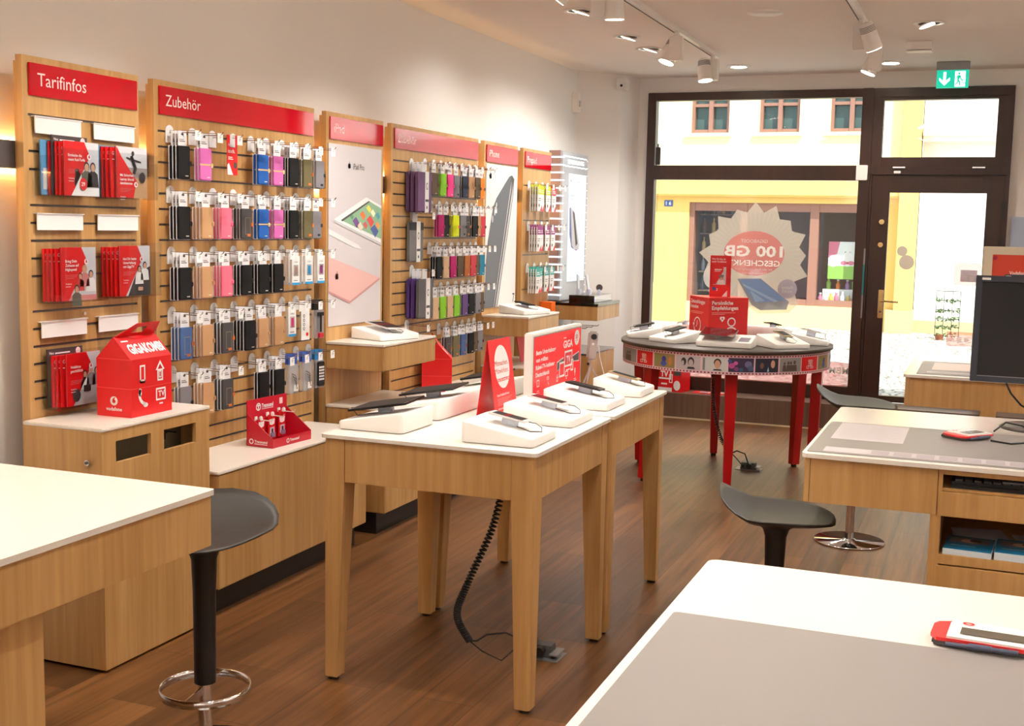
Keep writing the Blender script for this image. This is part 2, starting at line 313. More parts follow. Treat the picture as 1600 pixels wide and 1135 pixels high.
mb = MB(); R1 = mat('shop_interior', (122, 92, 80), .8); mb.box(sx0, sx1, FY + 1.6, FY + 1.7, 0, 2.6, R1).box(sx0, sx1, FY + .25, FY + 1.6, .1, .5, R1).box(sx0, sx0 + .05, FY + .25, FY + 1.6, .1, 2.6, R1).box(sx1 - .05, sx1, FY + .25, FY + 1.6, .1, 2.6, R1).box(sx0, sx1, FY + .25, FY + 1.6, 2.55, 2.6, R1)
mb.obj('shop_recess', bd)
F = frame((fx(-4.78), FY - .01, fz(2.045)), (1, 0, 0), (0, 0, 1)); mb = MB(); BLU = mat('enamel_blue', (70, 90, 150), .4)
mb.box(0, .15, -.005, .1, -.005, 0, BLU, M=F); mb.text(F, '1 6', .03, .02, .06, WPAPER, 1, .02); n16 = mb.obj('house_number', bd); n16['label'] = 'blue enamel house number plate'
# goods in the shop window opposite
cols = [mat('goods_pink', (226, 120, 150), .6), mat('goods_green', (150, 196, 90), .6), WPAPER, mat('goods_orange', (232, 130, 60), .6), mat('goods_gold', (216, 180, 80), .5), mat('goods_violet', (170, 130, 180), .6)]
F = frame((fx(-2.27), FY + .35, fz(.98)), (1, 0, 0), (0, 0, 1)); mb = MB(); pw, ph = .62, .62
mb.box(0, pw, 0, ph, -.02, 0, WPAPER, M=F); mb.rect(F, 0, .0, pw, .22, cols[1]); mb.poly(F, [(0, ph), (0, .35), (.14, .42), (.18, ph)], cols[0]); mb.poly(F, [(.45, ph), (.5, .4), (pw, .36), (pw, ph)], cols[0])
mb.ell(F, .31, .34, .09, .13, mat('rabbit_white', (246, 240, 238), .6), 2); mb.ell(F, .27, .52, .025, .08, MATS['rabbit_white'], 2); mb.ell(F, .35, .52, .025, .08, MATS['rabbit_white'], 2); mb.ell(F, .25, .27, .05, .035, cols[0], 3); mb.ell(F, .37, .27, .05, .035, cols[0], 3); mb.ell(F, .31, .27, .02, .02, mat('ribbon_red', (200, 40, 70), .5), 4)
mb.ell(F, .52, .2, .07, .1, cols[1], 2); mb.ell(F, .08, .3, .08, .1, WPAPER, 2)
solo(mb, 'easter_poster', 'poster of a white rabbit with pink bow in the shop window opposite', 'poster')
random.seed(3)
nmcol = ['pink', 'green', 'white', 'orange', 'gold', 'violet']
k = 0
for zi, (zz, xs_) in enumerate(((.62, [-2.36, -2.28, -2.2, -2.12, -2.03, -1.94, -1.86]), (.85, [-2.26, -2.12, -1.98, -1.88]))):
    for j, x in enumerate(xs_):
        h = random.uniform(.12, .2); c = (j * 2 + zi) % 6
        mb = MB(); mb.lathe([(.035, 0), (.04, h * .6), (.02, h * .75), (.02, h)], cols[c], n=10)
        mb.lathe([(.022, h), (.022, h + .02)], WPAPER, n=8)
        solo(mb, 'gift_figure', '%s gift figure in the shop window opposite, %s from left in the %s row' % (nmcol[c], ORD[j], ['lower', 'upper'][zi]), 'figure', (fx(x), FY + (.32, .5)[zi], fz(zz) if zi == 0 else fz(.82)), 0, 'gift figures in the shop window opposite')
solo(MB().box(fx(-2.38), fx(-1.8), FY + .3, FY + .7, fz(.6), fz(.62), cols[1]).box(fx(-2.34), fx(-1.82), FY + .42, FY + .7, fz(.62), fz(.82), cols[2]), 'display_shelf', 'stepped green and white display shelf in the shop window opposite', 'shelf')
# bottles shelves at left part of shop window
mb = MB(); random.seed(5)
BT = [mat('bottle_dark', (46, 44, 60), .3), mat('bottle_brown', (110, 66, 40), .3), mat('bottle_gold', (196, 150, 80), .3), mat('bottle_grey', (140, 140, 150), .3)]
for r_ in range(5): mb.box(fx(-4.3), fx(-3.6), FY + .5, FY + .7, .62 + r_ * .33, .64 + r_ * .33, R1)
solo(mb, 'bottle_rack', 'dark wooden bottle rack behind the left pane of the shop opposite', 'rack')
for r_ in range(5):
    for j in range(5):
        mb = MB(); mb.lathe([(.035, 0), (.035, .16), (.012, .2), (.012, .26)], BT[(r_ * 3 + j) % 4], n=8)
        solo(mb, 'bottle', 'bottle on the %s shelf from below in the opposite shop, %s from left' % (ORD[r_], ORD[j]), 'bottle', (fx(-4.25 + j * .15), FY + .6, .64 + r_ * .33), 0, 'bottles in the shop opposite')
# white building further right, with cornice
bw = thing('white_building', 'sunlit white building right of the yellow one, with grey plinth', 'building', (0, 0, 0))
MB().box(fx(-1.0) + .02, 9, FY + .2, FY + .7, .1, 8.5, PALEW).obj('facade_wall', bw)
MB().box(fx(-1.0) + .02, 9, FY + .12, FY + .2, .1, fz(.42), OCHRE).obj('plinth', bw)
mb = MB(); mb.box(fx(-1.0) + .02, 9, FY + .02, FY + .2, fz(3.02), fz(3.1), PALEW).box(fx(-1.0) + .02, 9, FY - .05, FY + .2, fz(3.1), fz(3.2), PALEW); mb.obj('cornice', bw)
# trellis with climbing plant
tr = thing('plant_trellis', 'thin metal trellis with sparse climbing plant by the white wall', 'trellis', (-.52, 19.2, .1))
mb = MB(); IR = mat('iron', (60, 60, 62), .6)
for x in (-.17, -.06, .06, .17): mb.cyl((x, 0, .05), (x, 0, .74), .005, IR, 5)
for z in (.2, .32, .45, .6, .74): mb.cyl((-.17, 0, z), (.17, 0, z), .006, IR, 5)
mb.obj('trellis_grid', tr)
mb = MB(); random.seed(11); LEAF = mat('leaf_green', (84, 110, 62), .6)
for i in range(150):
    z = random.choice((.2, .32, .6, .08, .45)) + random.uniform(-.03, .03); x = random.uniform(-.17, .17); a = random.uniform(0, 6.28); c = Matrix.Translation((x, random.uniform(-.06, .05), z)) @ Matrix.Rotation(a, 4, 'X') @ Matrix.Rotation(a * 2, 4, 'Z')
    mb.add([(-.03, 0, 0), (0, .015, .005), (.03, 0, 0), (0, -.015, .005)], [(0, 1, 2, 3)], LEAF, c)
mb.obj('foliage', tr)
MB().lathe([(.05, 0), (.07, .07), (.075, .08)], mat('terracotta', (150, 90, 60), .8), c=(-.1, 0), n=12).obj('plant_pot', tr)

# ---------------------------------------------------------------- stickers on the glass
SY = WY - .002 + .008
FM = frame((0, SY, 0), (1, 0, 0), (0, 0, 1))
FMT = film_mat('film_taupe', (222, 208, 192), .66); FPK = film_mat('film_pink', (226, 104, 104), .55); FRD = film_mat('film_red', (220, 90, 96), .72)
FWH = film_mat('film_white', (240, 232, 228), .6); FGR = film_mat('film_grey', (172, 160, 172), .85); FBL = film_mat('film_blue', (150, 178, 224), .8); FLT = film_mat('film_light_blue', (190, 215, 240), .8); FDK = film_mat('film_dark', (140, 142, 158), .8)
cx, cz = -1.955, 1.47; pts = []; NS = 17
st = thing('window_sticker', 'large translucent starburst sticker with mirrored 100 GB offer on the display window', 'sticker')
mb = MB()
tips = [(.0, .5), (.42, .42), (.62, .40), (.8, .44), (1.15, .44)]
for i in range(NS * 2):
    a = pi / 2 + 2 * pi * i / (NS * 2); r = (.51 if i % 4 == 0 else .47) if i % 2 == 0 else .42
    pts.append((cx + r * cos(a) * .98, cz - .03 + r * sin(a)))
mb.add([(cx, cz, 0)] + [(p[0], p[1], 0) for p in pts], [(0, 1 + i, 1 + (i + 1) % (NS * 2)) for i in range(NS * 2)], FMT, FM)
for i in range(60):
    a = 2 * pi * i / 60; r0, r1 = .27, .42
    mb.poly(FM, [(cx + r0 * cos(a), cz + r0 * sin(a) * .85), (cx + r1 * cos(a - .006), cz - .02 + r1 * sin(a - .006)), (cx + r1 * cos(a + .006), cz - .02 + r1 * sin(a + .006))], FWH, 1)
mb.poly(FM, [(cx - .17, cz - .2), (cx + .08, cz - .16), (cx + .38, cz - .34), (cx + .41, cz - .42), (cx + .33, cz - .5), (cx + .06, cz - .52), (cx - .04, cz - .46)], FMT, .5)
mb.obj('star_film', st)
mb = MB(); mb.ell(FM, cx, cz + .02, .27, .2, FPK, 2, 32)
mb.text(FM, 'GIGABOOST', cx - .12, cz + .115, .032, FWH, 3, .01, w=.24, flip=True)
mb.text(FM, '100 GB', cx - .265, cz - .005, .095, mat('sticker_white', (244, 240, 236), .6), 3, .03, w=.52, flip=True)
mb.text(FM, 'GESCHENKT', cx - .235, cz - .09, .05, MATS['sticker_white'], 3, .02, w=.47, flip=True)
mb.text(FM, 'für alle Red-, Young- und', cx - .16, cz - .13, .02, FWH, 3, 0, w=.33, flip=True); mb.text(FM, 'DataGo-Kunden', cx - .1, cz - .165, .02, FWH, 3, 0, w=.22, flip=True)
mb.obj('offer_print', st)
mb = MB(); mb.poly(FM, [(cx - .14, cz - .21), (cx + .07, cz - .2), (cx + .33, cz - .40), (cx + .31, cz - .47), (cx + .08, cz - .485), (cx + .0, cz - .44)], FDK, 2)
mb.poly(FM, [(cx - .12, cz - .215), (cx + .065, cz - .205), (cx + .31, cz - .39), (cx + .03, cz - .42)], FBL, 3)
mb.poly(FM, [(cx - .09, cz - .25), (cx + .24, cz - .4), (cx + .2, cz - .41), (cx - .08, cz - .275)], FLT, 4); mb.poly(FM, [(cx - .02, cz - .31), (cx + .12, cz - .4), (cx + .03, cz - .415)], FLT, 4)
mb.obj('phone_print', st)
mb = MB(); mb.ell(FM, cx + .31, cz - .285, .085, .085, FGR, 3); mb.text(FM, 'Galaxy', cx + .26, cz - .285, .025, FWH, 4, .01, w=.1, flip=True); mb.text(FM, 'A5/A3', cx + .265, cz - .32, .025, FWH, 4, .01, w=.09, flip=True)
mb.obj('round_badge', st); mb = MB(); mb.ell(FM, cx - .36, cz - .2, .09, .11, FWH, 3); mb.obj('round_badge', st)
mb = MB(); mb.rect(FM, -2.885, .345, -1.078, .555, FRD, 1); mb.text(FM, 'MBM', -1.25, .455, .06, MATS['sticker_white'], 3, .02, flip=True, w=.17); mb.text(FM, 'TOUREINGUT', -1.25, .4, .025, FWH, 3, .0, flip=True, w=.17)
mb.text(FM, 'FOR EINFACH GUT', -2.0, .5, .03, FWH, 3, 0, flip=True, w=.4); mb.ring(FM, -1.5, .55, .1, .02, MATS['sticker_white'], 3, a0=pi + .4, a1=2 * pi - .4)
solo(mb, 'window_film', 'pink lettered film along the bottom of the display window', 'sticker')
mb = MB(); mb.ell(FM, -.69, 1.545, .043, .043, FGR, 1, 28); solo(mb, 'round_sticker', 'smaller grey round sticker on the door glass, above the larger one', 'sticker')
mb = MB(); mb.ell(FM, -.65, 1.45, .062, .062, FGR, 1, 28); solo(mb, 'round_sticker', 'larger grey round sticker on the door glass above the handle', 'sticker')
mb = MB(); mb.rect(FM, -.26, 1.27, -.05, 1.46, FPK, 1); mb.rect(FM, -.21, 1.3, -.08, 1.4, FGR, 2); mb.frect(FM, -.2, 1.31, -.15, 1.36, .008, FWH, 3); mb.rect(FM, -.14, 1.31, -.1, 1.36, FWH, 3)
solo(mb, 'opening_hours_sticker', 'pink rectangular sticker with grey panel at eye height on the door glass', 'sticker')
mb = MB(); mb.rect(FM, -.29, .75, -.05, .875, FPK, 1); mb.rect(FM, -.21, .79, -.17, .83, FWH, 2); mb.rect(FM, -.15, .79, -.12, .83, FWH, 2)
solo(mb, 'door_sticker', 'low pink rectangular sticker on the door glass beside the monitor', 'sticker')

# ---------------------------------------------------------------- lights on the ceiling
def downlight(x, y, tilt, label, lit=True):
    t = thing('ceiling_downlight', label, 'ceiling light', (x, y, CZ), 0, 'recessed downlights')
    mb = MB(); mb.lathe([(.10, -.001), (.10, -.006), (.075, -.008), (.07, -.001)], WPLAS, n=24); mb.obj('trim_ring', t)
    mb = MB(); Mx = Matrix.Translation((0, 0, -.012)) @ Matrix.Rotation(tilt, 4, 'Y')
    mb.add([Mx @ Vector((.066 * cos(2 * pi * k / 20), .066 * sin(2 * pi * k / 20), 0)) for k in range(20)], [tuple(reversed(range(20)))], LAMPW)
    mb.lathe([(.066, 0), (.07, .01)], WPLAS, n=20, M=Mx); mb.obj('lamp', t)
    ld = bpy.data.lights.new('downlight_lamp', 'SPOT'); ld.energy = SPOT_W; ld.spot_size = radians(130); ld.spot_blend = .8; ld.shadow_soft_size = .06; ld.color = (1, .945, .86)
    lo = bpy.data.objects.new('downlight_lamp', ld); COL.objects.link(lo); lo.parent = t; lo.location = (0, 0, -.05); lo.rotation_euler = Vector((-tilt, 0, -1)).to_track_quat('-Z', 'Y').to_euler()
DL = [(-2.5, 7.37, .3, 'tilted recessed downlight nearest the camera in the left row'), (-2.5, 8.44, .3, 'tilted recessed downlight, second of the left row'), (-2.5, 9.04, .3, 'tilted recessed downlight, third of the left row'), (-2.5, 9.61, .1, 'recessed downlight half hidden behind a track spot, end of left row'),
      (-2.03, 10.15, 0, 'round recessed downlight above the display window'), (-.82, 10.19, 0, 'round recessed downlight nearest the exit sign'), (-.445, 8.38, -.35, 'tilted recessed downlight in front of the white ceiling box')]
for a in DL: downlight(*a)
for i, (x, y) in enumerate([(-2.3, 4.9), (-2.3, 3.6), (-2.4, 2.3), (-.8, 5.6), (-.8, 3.6), (-.8, 1.8), (1.2, 8.2), (1.2, 5.6), (1.2, 3.0), (1.2, .6), (-.8, -.4), (-2.4, .4), (-1.6, -1.8), (.6, -1.8), (2.3, 4.3), (2.3, 1.6), (2.3, 7.0)]):
    downlight(x, y, 0, 'added fill downlight outside the picture, %s of the %s' % (ORD[i % 6], ('first six', 'next six', 'last group')[i // 6]))  # extra downlights added beyond the view as fill light for the room
def track(x, ya, yb, label):
    mb = MB(); mb.box(x - .017, x + .017, ya, yb, CZ - .03, CZ, WPLAS); mb.box(x - .022, x - .017, ya, yb, CZ - .034, CZ - .02, DGREY); solo(mb, 'lighting_track', label, 'lighting track')
track(-2.06, 1.0, 9.45, 'long white lighting track with three spots on the ceiling, left')
track(-.83, 1.0, 9.25, 'shorter visible white lighting track on the ceiling, right of centre')
def spot(x, y, aim, label, energy=45):
    t = thing('track_spotlight', label, 'spotlight', (x, y, CZ - .03), 0, 'track spotlights')
    d = Vector(aim).normalized()
    MB().box(-.045, .045, -.03, .03, -.19, -.03, WPLAS, .006).lathe([(.018, -.03), (.018, 0)], WPLAS, n=10).obj('driver_box', t)
    side = Vector((d.y, -d.x, 0)).normalized() if abs(d.z) < .99 else Vector((1, 0, 0))
    c = Vector((.0, 0, -.11)) + side * .085 
    q = d.to_track_quat('Z', 'Y').to_matrix().to_4x4(); q.translation = c - d * .08
    mb = MB(); mb.lathe([(.03, 0), (.042, .01), (.05, .08), (.055, .17)], WPLAS, n=20, M=q)
    for k in range(5): mb.lathe([(.0445 + k * .001, .02 + k * .008), (.0445 + k * .001, .023 + k * .008)], DGREY, n=20, M=q)
    h = mb.obj('lamp_head', t)
    mb = MB(); mb.lathe([(.05, .168), (.0501, .169)], LAMPW, n=20, M=q); mb.add([(.05 * cos(2 * pi * k / 20), .05 * sin(2 * pi * k / 20), .172) for k in range(20)], [tuple(range(20))], LAMPW, q); mb.obj('lamp', h)
    MB().cyl(c - side * .05, c - side * .03, .01, GREY, 8).obj('bracket', t)
    ld = bpy.data.lights.new('spot_lamp', 'SPOT'); ld.energy = energy; ld.spot_size = radians(72); ld.spot_blend = .9; ld.shadow_soft_size = .05; ld.color = (1, .95, .87)
    lo = bpy.data.objects.new('spot_lamp', ld); COL.objects.link(lo); lo.parent = t; lo.location = c + d * .12; lo.rotation_euler = d.to_track_quat('-Z', 'Y').to_euler()
spot(-2.06, 6.42, (.0, .1, -1), 'white track spotlight cut by the top edge, left track')
spot(-2.06, 8.15, (-.3, -.25, -1), 'white track spotlight in the middle of the left track')
spot(-2.06, 9.3, (.15, -.1, -1), 'white track spotlight at the far end of the left track')
spot(-.83, 7.95, (.35, .35, -1), 'white track spotlight nearer the camera on the right track')
spot(-.83, 9.0, (-.4, -.1, -1), 'white track spotlight at the far end of the right track')
for i, (x, y, a) in enumerate([(-2.06, 5.2, (-.8, 0, -1)), (-2.06, 3.9, (-.8, 0, -1)), (-2.06, 5.8, (-.9, 0, -1)), (-2.06, 4.5, (.3, .1, -1)), (-.83, 5.9, (-.5, .2, -1)), (-.83, 4.6, (-.3, -.2, -1)), (-.83, 2.4, (.2, 0, -1)), (-2.06, 2.4, (-.2, 0, -1)), (-2.06, 3.2, (.9, 0, -1))]):
    spot(x, y, a, 'added fill spotlight above the top picture edge, %s of nine there' % ORD[i], 42)  # extra track spots, unseen, added to brighten the wall and tables
mb = MB(); mb.box(-.085, .085, -.045, .045, -.055, 0, WPLAS, .004).box(-.085, .085, -.045, .045, -.068, -.06, WPLAS); solo(mb, 'ceiling_box', 'flat white rectangular emergency luminaire on the ceiling', 'luminaire', (-.55, 9.2, CZ))
mb = MB(); mb.lathe([(.11, 0), (.11, -.008), (.06, -.02), (.001, -.022)], WPLAS, n=28); solo(mb, 'smoke_detector', 'flat round white disc on the ceiling between the tracks', 'detector', (-1.39, 7.72, CZ))
# uplights added out of view on right and back walls to brighten the ceiling
def uplight(x, y, rz, label):
    t = thing('added_uplight', label, 'added fill light', (x, y, 2.15), rz, 'added fill uplights')
    MB().prism([(0, -.5), (.16, -.5), (.16, .5), (0, .5)], 0, .1, WPLAS).obj('added_light_box', t); MB().box(.01, .15, -.49, .49, .1, .104, mat('added_fill_glow', (255, 240, 220), .5, emit=8)).obj('lamp', t)
    ld = bpy.data.lights.new('added_fill_lamp', 'AREA'); ld.shape = 'RECTANGLE'; ld.size = .14; ld.size_y = .96; ld.energy = UP_W; ld.color = (1, .965, .94)
    lo = bpy.data.objects.new('added_fill_lamp', ld); COL.objects.link(lo); lo.parent = t; lo.location = (.08, 0, .11); lo.rotation_euler = (pi, radians(-25), 0)
for i, y in enumerate((-1.5, 1.0, 3.5, 6.0, 8.5)): uplight(3.3, y, pi, 'added fill uplight on the right wall outside the picture, %s from the back' % ORD[i])
for i, x in enumerate((-2.2, .4)): uplight(x, -2.8, pi / 2, 'added fill uplight on the back wall outside the picture, %s from left' % ORD[i])
# exit sign
es = thing('exit_sign', 'green illuminated emergency exit sign with arrow hanging above the door', 'exit sign', (-.35, 10.28, CZ))
MB().box(-.125, .125, -.02, .02, -.065, 0, GREY, .003).obj('sign_housing', es)
GRN = mat('sign_green', (0, 170, 140), .3, emit=.9); SW = mat('sign_white', (235, 250, 250), .3, emit=1.3)
F = frame((-.12, -.006, -.205), (1, 0, 0), (0, 0, 1)); mb = MB(); mb.box(0, .24, 0, .14, -.008, 0, GRN, M=F)
mb.poly(F, [(.06, .02), (.1, .06), (.1, .082), (.07, .055), (.07, .125), (.05, .125), (.05, .055), (.02, .082), (.02, .06)], SW, 1)
mb.rect(F, .137, .01, .215, .13, SW, 1)
mb.ell(F, .168, .112, .009, .009, GRN, 2); mb.poly(F, [(.155, .098), (.178, .1), (.186, .07), (.2, .06), (.2, .052), (.182, .058), (.175, .08), (.168, .062), (.18, .045), (.178, .018), (.17, .018), (.17, .04), (.155, .058)], GRN, 2)
mb.poly(F, [(.158, .055), (.15, .038), (.138, .03), (.142, .024), (.158, .032), (.165, .05)], GRN, 2); mb.poly(F, [(.157, .098), (.145, .08), (.14, .07), (.146, .066), (.153, .08), (.162, .09)], GRN, 2)
mb.poly(F, [(.19, .045), (.215, .04), (.215, .034), (.188, .038)], GRN, 2); mb.obj('sign_panel', es)
# detector on pillar and motion sensor in the corner
mb = MB(); mb.box(-.05, .05, -.05, .05, -.11, -.01, WPLAS, .012); c = mb.obj('pillar_camera'); c.location = (-3.12, 10.47, CZ - .03); tag(c, 'white boxy camera with black lens under the ceiling at the pillar', 'camera')
MB().cyl((.0, -.055, -.075), (.0, -.05, -.075), .012, BLACK).obj('lens', c)
mb = MB(); mb.prism([(0, -.05), (.045, -.035), (.06, 0), (.045, .035), (0, .05)], -.17, 0, WPLAS); c = mb.obj('motion_detector'); c.location = (WX + .003, 10.12, 2.86); tag(c, 'white motion detector high in the left corner', 'detector'); MB().box(.045, .062, -.02, .01, -.12, -.07, mat('lens_grey', (190, 186, 184), .4)).obj('lens', c)
# ---------------------------------------------------------------- light rail and display wall
PX, PT = -3.34, 2.287
rl = thing('wall_rail', 'dark horizontal metal rail with warm light strips behind the display panels', 'rail')
mb = MB(); mb.box(WX, PX - .05, .5, 9.9, 1.872, 1.975, mat('rail_grey', (92, 88, 90), .35, .4)); mb.box(PX - .05, PX - .049, .5, 3.4, 1.915, 1.93, BLACK); mb.obj('rail_profile', rl)
MB().box(WX + .002, WX + .02, .5, 9.9, 1.976, 1.982, WARMLED).obj('light_strip', rl); MB().box(WX + .002, WX + .02, .5, 9.9, 1.865, 1.871, WARMLED).obj('light_strip', rl)
SLZ = [2.072 - .0667 * k for k in range(22)]
def panel(ya, yb, zb, label, sign, slots, parent_extra=None):
    t = thing('product_display', label, 'display', (0, 0, 0))
    mb = MB(); g = .004
    # front board with real grooves: strips of board between the slots
    zs = [z for z in slots]
    z_hi = PT
    for z in zs + [None]:
        lo = (z + g) if z else zb
        mb.box(PX - .028, PX, ya, yb, lo, z_hi, OAK)
        if z: mb.box(PX - .028, PX, ya, ya + .026, z - g, z + g, OAK).box(PX - .028, PX, yb - .026, yb, z - g, z + g, OAK); z_hi = z - g
    mb.obj('front_board', t)
    if zs:
        mb = MB()
        for z in zs: mb.box(PX - .02, PX - .008, ya + .026, yb - .026, z - g, z + g, SLOT).box(PX - .008, PX + .0015, ya + .026, yb - .026, z - g - .001, z - g + .0015, SLOT)
        s_ = mb.obj('slot_rails', t); s_['kind'] = 'stuff'
    MB().box(PX - .05, PX - .028, ya + .012, yb - .03, zb, PT - .02, OAK).obj('back_frame', t)
    if sign:
        mb = MB(); mb.box(PX + .001, PX + .009, ya + .03, yb - .016, 2.142, 2.262, REDG, .0015)
        mb.text(frame((PX + .009, ya + .035, 2.142), (0, 1, 0), (0, 0, 1)), sign, .035, .038, .05, mat('sign_lettering', (246, 226, 222), .4), 1, .0)
        h = mb.obj('header_sign', t)
    return t
P1 = panel(3.50, 4.152, 0, 'oak panel headed Tarifinfos holding brochure pockets', 'Tarifinfos', [SLZ[i] for i in (0, 2, 3, 5, 6, 7, 8, 9, 11, 12, 13, 14, 15, 16)])
P2 = panel(4.25, 5.56, .1, 'wide oak slat panel headed Zubehör, the one nearer the camera', 'Zubehör', SLZ)
P3 = panel(5.684, 6.336, .1, 'oak panel with tablet poster, headed iPad', 'iPad', [])
P4 = panel(6.438, 7.746, .1, 'wide oak slat panel headed Zubehör, the one farther back', 'Zubehör', SLZ)
P5 = panel(7.853, 8.502, .1, 'oak panel with dark phone poster, headed iPhone', 'iPhone', [])
P6 = panel(8.612, 9.24, .1, 'narrow oak panel with prepaid card packs, headed Prepaid', 'Prepaid', [SLZ[i] for i in (1, 5, 9, 13, 17)])
# lockers (little screws) on panel 2 and holes
for (y, z) in ((4.63, 1.565), (5.22, 1.565)): MB().cyl((PX, y, z + .04), (PX + .006, y, z + .04), .006, CHROME, 8).obj('screw', P2)
MB().cyl((PX, 3.8, 1.315), (PX + .008, 3.8, 1.315), .008, CHROME, 8).obj('lock', P1)

# posters
APG = mat('emblem_grey', (70, 66, 70), .5)
def apple(mb, F, x, y, s, m, bg, lay=2):
    mb.ell(F, x - s * .16, y, s * .3, s * .42, m, lay); mb.ell(F, x + s * .16, y, s * .3, s * .42, m, lay); mb.ell(F, x, y - s * .04, s * .3, s * .34, m, lay)
    mb.ell(F, x + s * .52, y + s * .04, s * .2, s * .2, bg, lay + 1); mb.ell(F, x + s * .06, y + s * .55, s * .07, s * .17, m, lay)
PGREY = mat('poster_grey', (206, 200, 204), .45); PRND = mat('poster_white', (236, 232, 230), .45)
F = frame((PX + .0045, 5.702, 1.125), (0, 1, 0), (0, 0, 1)); W_, H_ = .605, .995
mb = MB(); mb.box(0, W_, 0, H_, -.003, .0, PGREY, M=F); apple(mb, F, .225, .883, .034, APG, PGREY); mb.text(F, 'iPad Pro', .268, .866, .034, APG, 2, 0, w=.13)
TG = mat('tablet_edge', (196, 196, 200), .4); SCR = mat('screen_green', (134, 176, 140), .4)
mb.poly(F, [(.055, .585), (.42, .716), (W_, .672), (W_, .455)], WPAPER, 3); mb.poly(F, [(.055, .585), (W_, .455), (W_, .438), (.06, .57)], TG, 4)
mb.poly(F, [(.13, .583), (.45, .696), (W_, .655), (W_, .478)], SCR, 4)
for (px, py, c, r) in [(.3, .42, (110, 70, 140), .04), (.38, .47, (230, 120, 60), .035), (.47, .43, (220, 60, 60), .045), (.52, .36, (60, 80, 150), .05), (.45, .52, (240, 220, 90), .03), (.56, .47, (70, 150, 170), .03), (.35, .39, (240, 210, 190), .035), (.56, .40, (240, 150, 80), .03), (.25, .46, (90, 150, 110), .025), (.41, .40, (200, 90, 90), .03), (.50, .49, (250, 240, 200), .03)]:
    py = py * .78 + .245; mb.poly(F, [(px - r, py + r * .2), (px, py + r * .75), (px + r, py - r * .1), (px + r * .2, py - r * .8)], mat('art_%d_%d_%d' % c, c, .4), 5)
mb.poly(F, [(.13, .583), (.45, .696), (.458, .689), (.145, .575)], DGREY, 6)
mb.poly(F, [(.0, .505), (.29, .428), (.375, .42), (.33, .445), (.0, .535)], mat('pencil_white', (228, 224, 226), .4), 3)
PK = mat('rose_metal', (222, 176, 172), .4); mb.poly(F, [(.0, .145), (.02, .14), (.47, -.03 + .1), (.60, -.0 + .13)][:0] or [(.0, .382), (.588, .251), (.235, .13), (.0, .197)], PK, 3)
mb.poly(F, [(.0, .197), (.235, .13), (.588, .251), (.588, .238), (.235, .116), (.0, .184)], mat('rose_edge', (196, 140, 136), .4), 4)
apple(mb, F, .088, .273, .042, mat('emblem_brown', (110, 64, 64), .4), PK, 5)
solo(mb, 'tablet_poster', 'pale poster of a white tablet, stylus and rose tablet back on the iPad panel', 'poster')
F = frame((PX + .0045, 7.89, 1.10), (0, 1, 0), (0, 0, 1)); W_, H_ = .6, 1.03
mb = MB(); mb.box(0, W_, 0, H_, -.003, .0, PRND, M=F); PH = mat('phone_back', (86, 90, 98), .4); apple(mb, F, .072, .945, .05, APG, PRND)
mb.poly(F, [(.0, .0), (.01, .3), (.037, .463), (.131, .725), (.19, .79), (.43, .955), (.482, .967), (.53, .941), (.51, .8), (.24, 0)], PH, 3)
mb.poly(F, [(.482, .967), (.53, .941), (.51, .8), (.24, 0), (.15, 0), (.455, .87), (.46, .93)], DGREY, 4); mb.poly(F, [(.51, .92), (.5, .8), (.225, .0), (.2, .0), (.485, .84)], TG, 5); mb.poly(F, [(.475, .93), (.468, .86), (.175, .0), (.165, .0)], TG, 5)
for (a, b) in ((.19, .735), (.16, .69), (.12, .64)): mb.ell(F, a, b, .014, .026, TG, 5)
mb.text(F, '7', .54, .02, .07, APG, 3, 0)
solo(mb, 'phone_poster', 'white poster of a large dark phone seen from behind on the iPhone panel', 'poster')

# illuminated column at the far end
lc = thing('light_column', 'silver display column with glowing slats and a phone picture, far end of the wall', 'display column', (0, 9.47, 0))
SIL = mat('silver_sheet', (196, 198, 204), .3, .5)
mb = MB(); mb.box(PX - .1, PX + .02, 0, .66, 1.08, 2.32, SIL); mb.obj('column_body', lc)
mb = MB()
for k in range(19): z = 1.12 + k * .0635; mb.box(PX - .095, PX + .02, -.012, 0, z, z + .008, COOLLED).box(PX + .0195, PX + .024, -.012, .03, z, z + .008, COOLLED).box(PX + .0195, PX + .022, .65, .66, z, z + .006, COOLLED)
mb.box(PX + .018, PX + .024, .03, .62, 2.195, 2.203, COOLLED).box(PX + .018, PX + .024, .03, .62, 2.275, 2.283, COOLLED)
sl = mb.obj('light_slat', lc); sl['kind'] = 'stuff'
mb = MB()
for k in range(19): z = 1.15 + k * .0635; mb.box(PX - .095, PX + .0, -.012, 0, z - .014, z + .03, mat('slat_brown', (150, 120, 112), .5))
b_ = mb.obj('slat_backing', lc); b_['kind'] = 'stuff'
F = frame((PX + .021, .16, 1.23), (0, 1, 0), (0, 0, 1)); mb = MB(); mb.box(0, .45, 0, .91, 0, .006, mat('lit_poster', (226, 236, 248), .3, emit=.3), M=F)
PB = mat('phone_blue', (70, 90, 150), .3); mb.poly(F, [(.02, .62), (.05, .63), (.2, .35), (.3, .28), (.22, .26), (.09, .29), (.03, .4)], PB, 11); mb.poly(F, [(.05, .63), (.16, .59), (.3, .31), (.28, .27), (.16, .27), (.1, .31)], TG, 12); mb.poly(F, [(.1, .6), (.15, .58), (.25, .32), (.2, .3)], DGREY, 13)
mb.text(F, 'Galaxy A3', .2, .84, .02, APG, 11); mb.ell(F, .04, .85, .01, .01, APG, 11); mb.rect(F, .02, .72, .14, .735, TG, 11); mb.rect(F, .02, .69, .12, .7, TG, 11); mb.obj('lit_picture', lc)
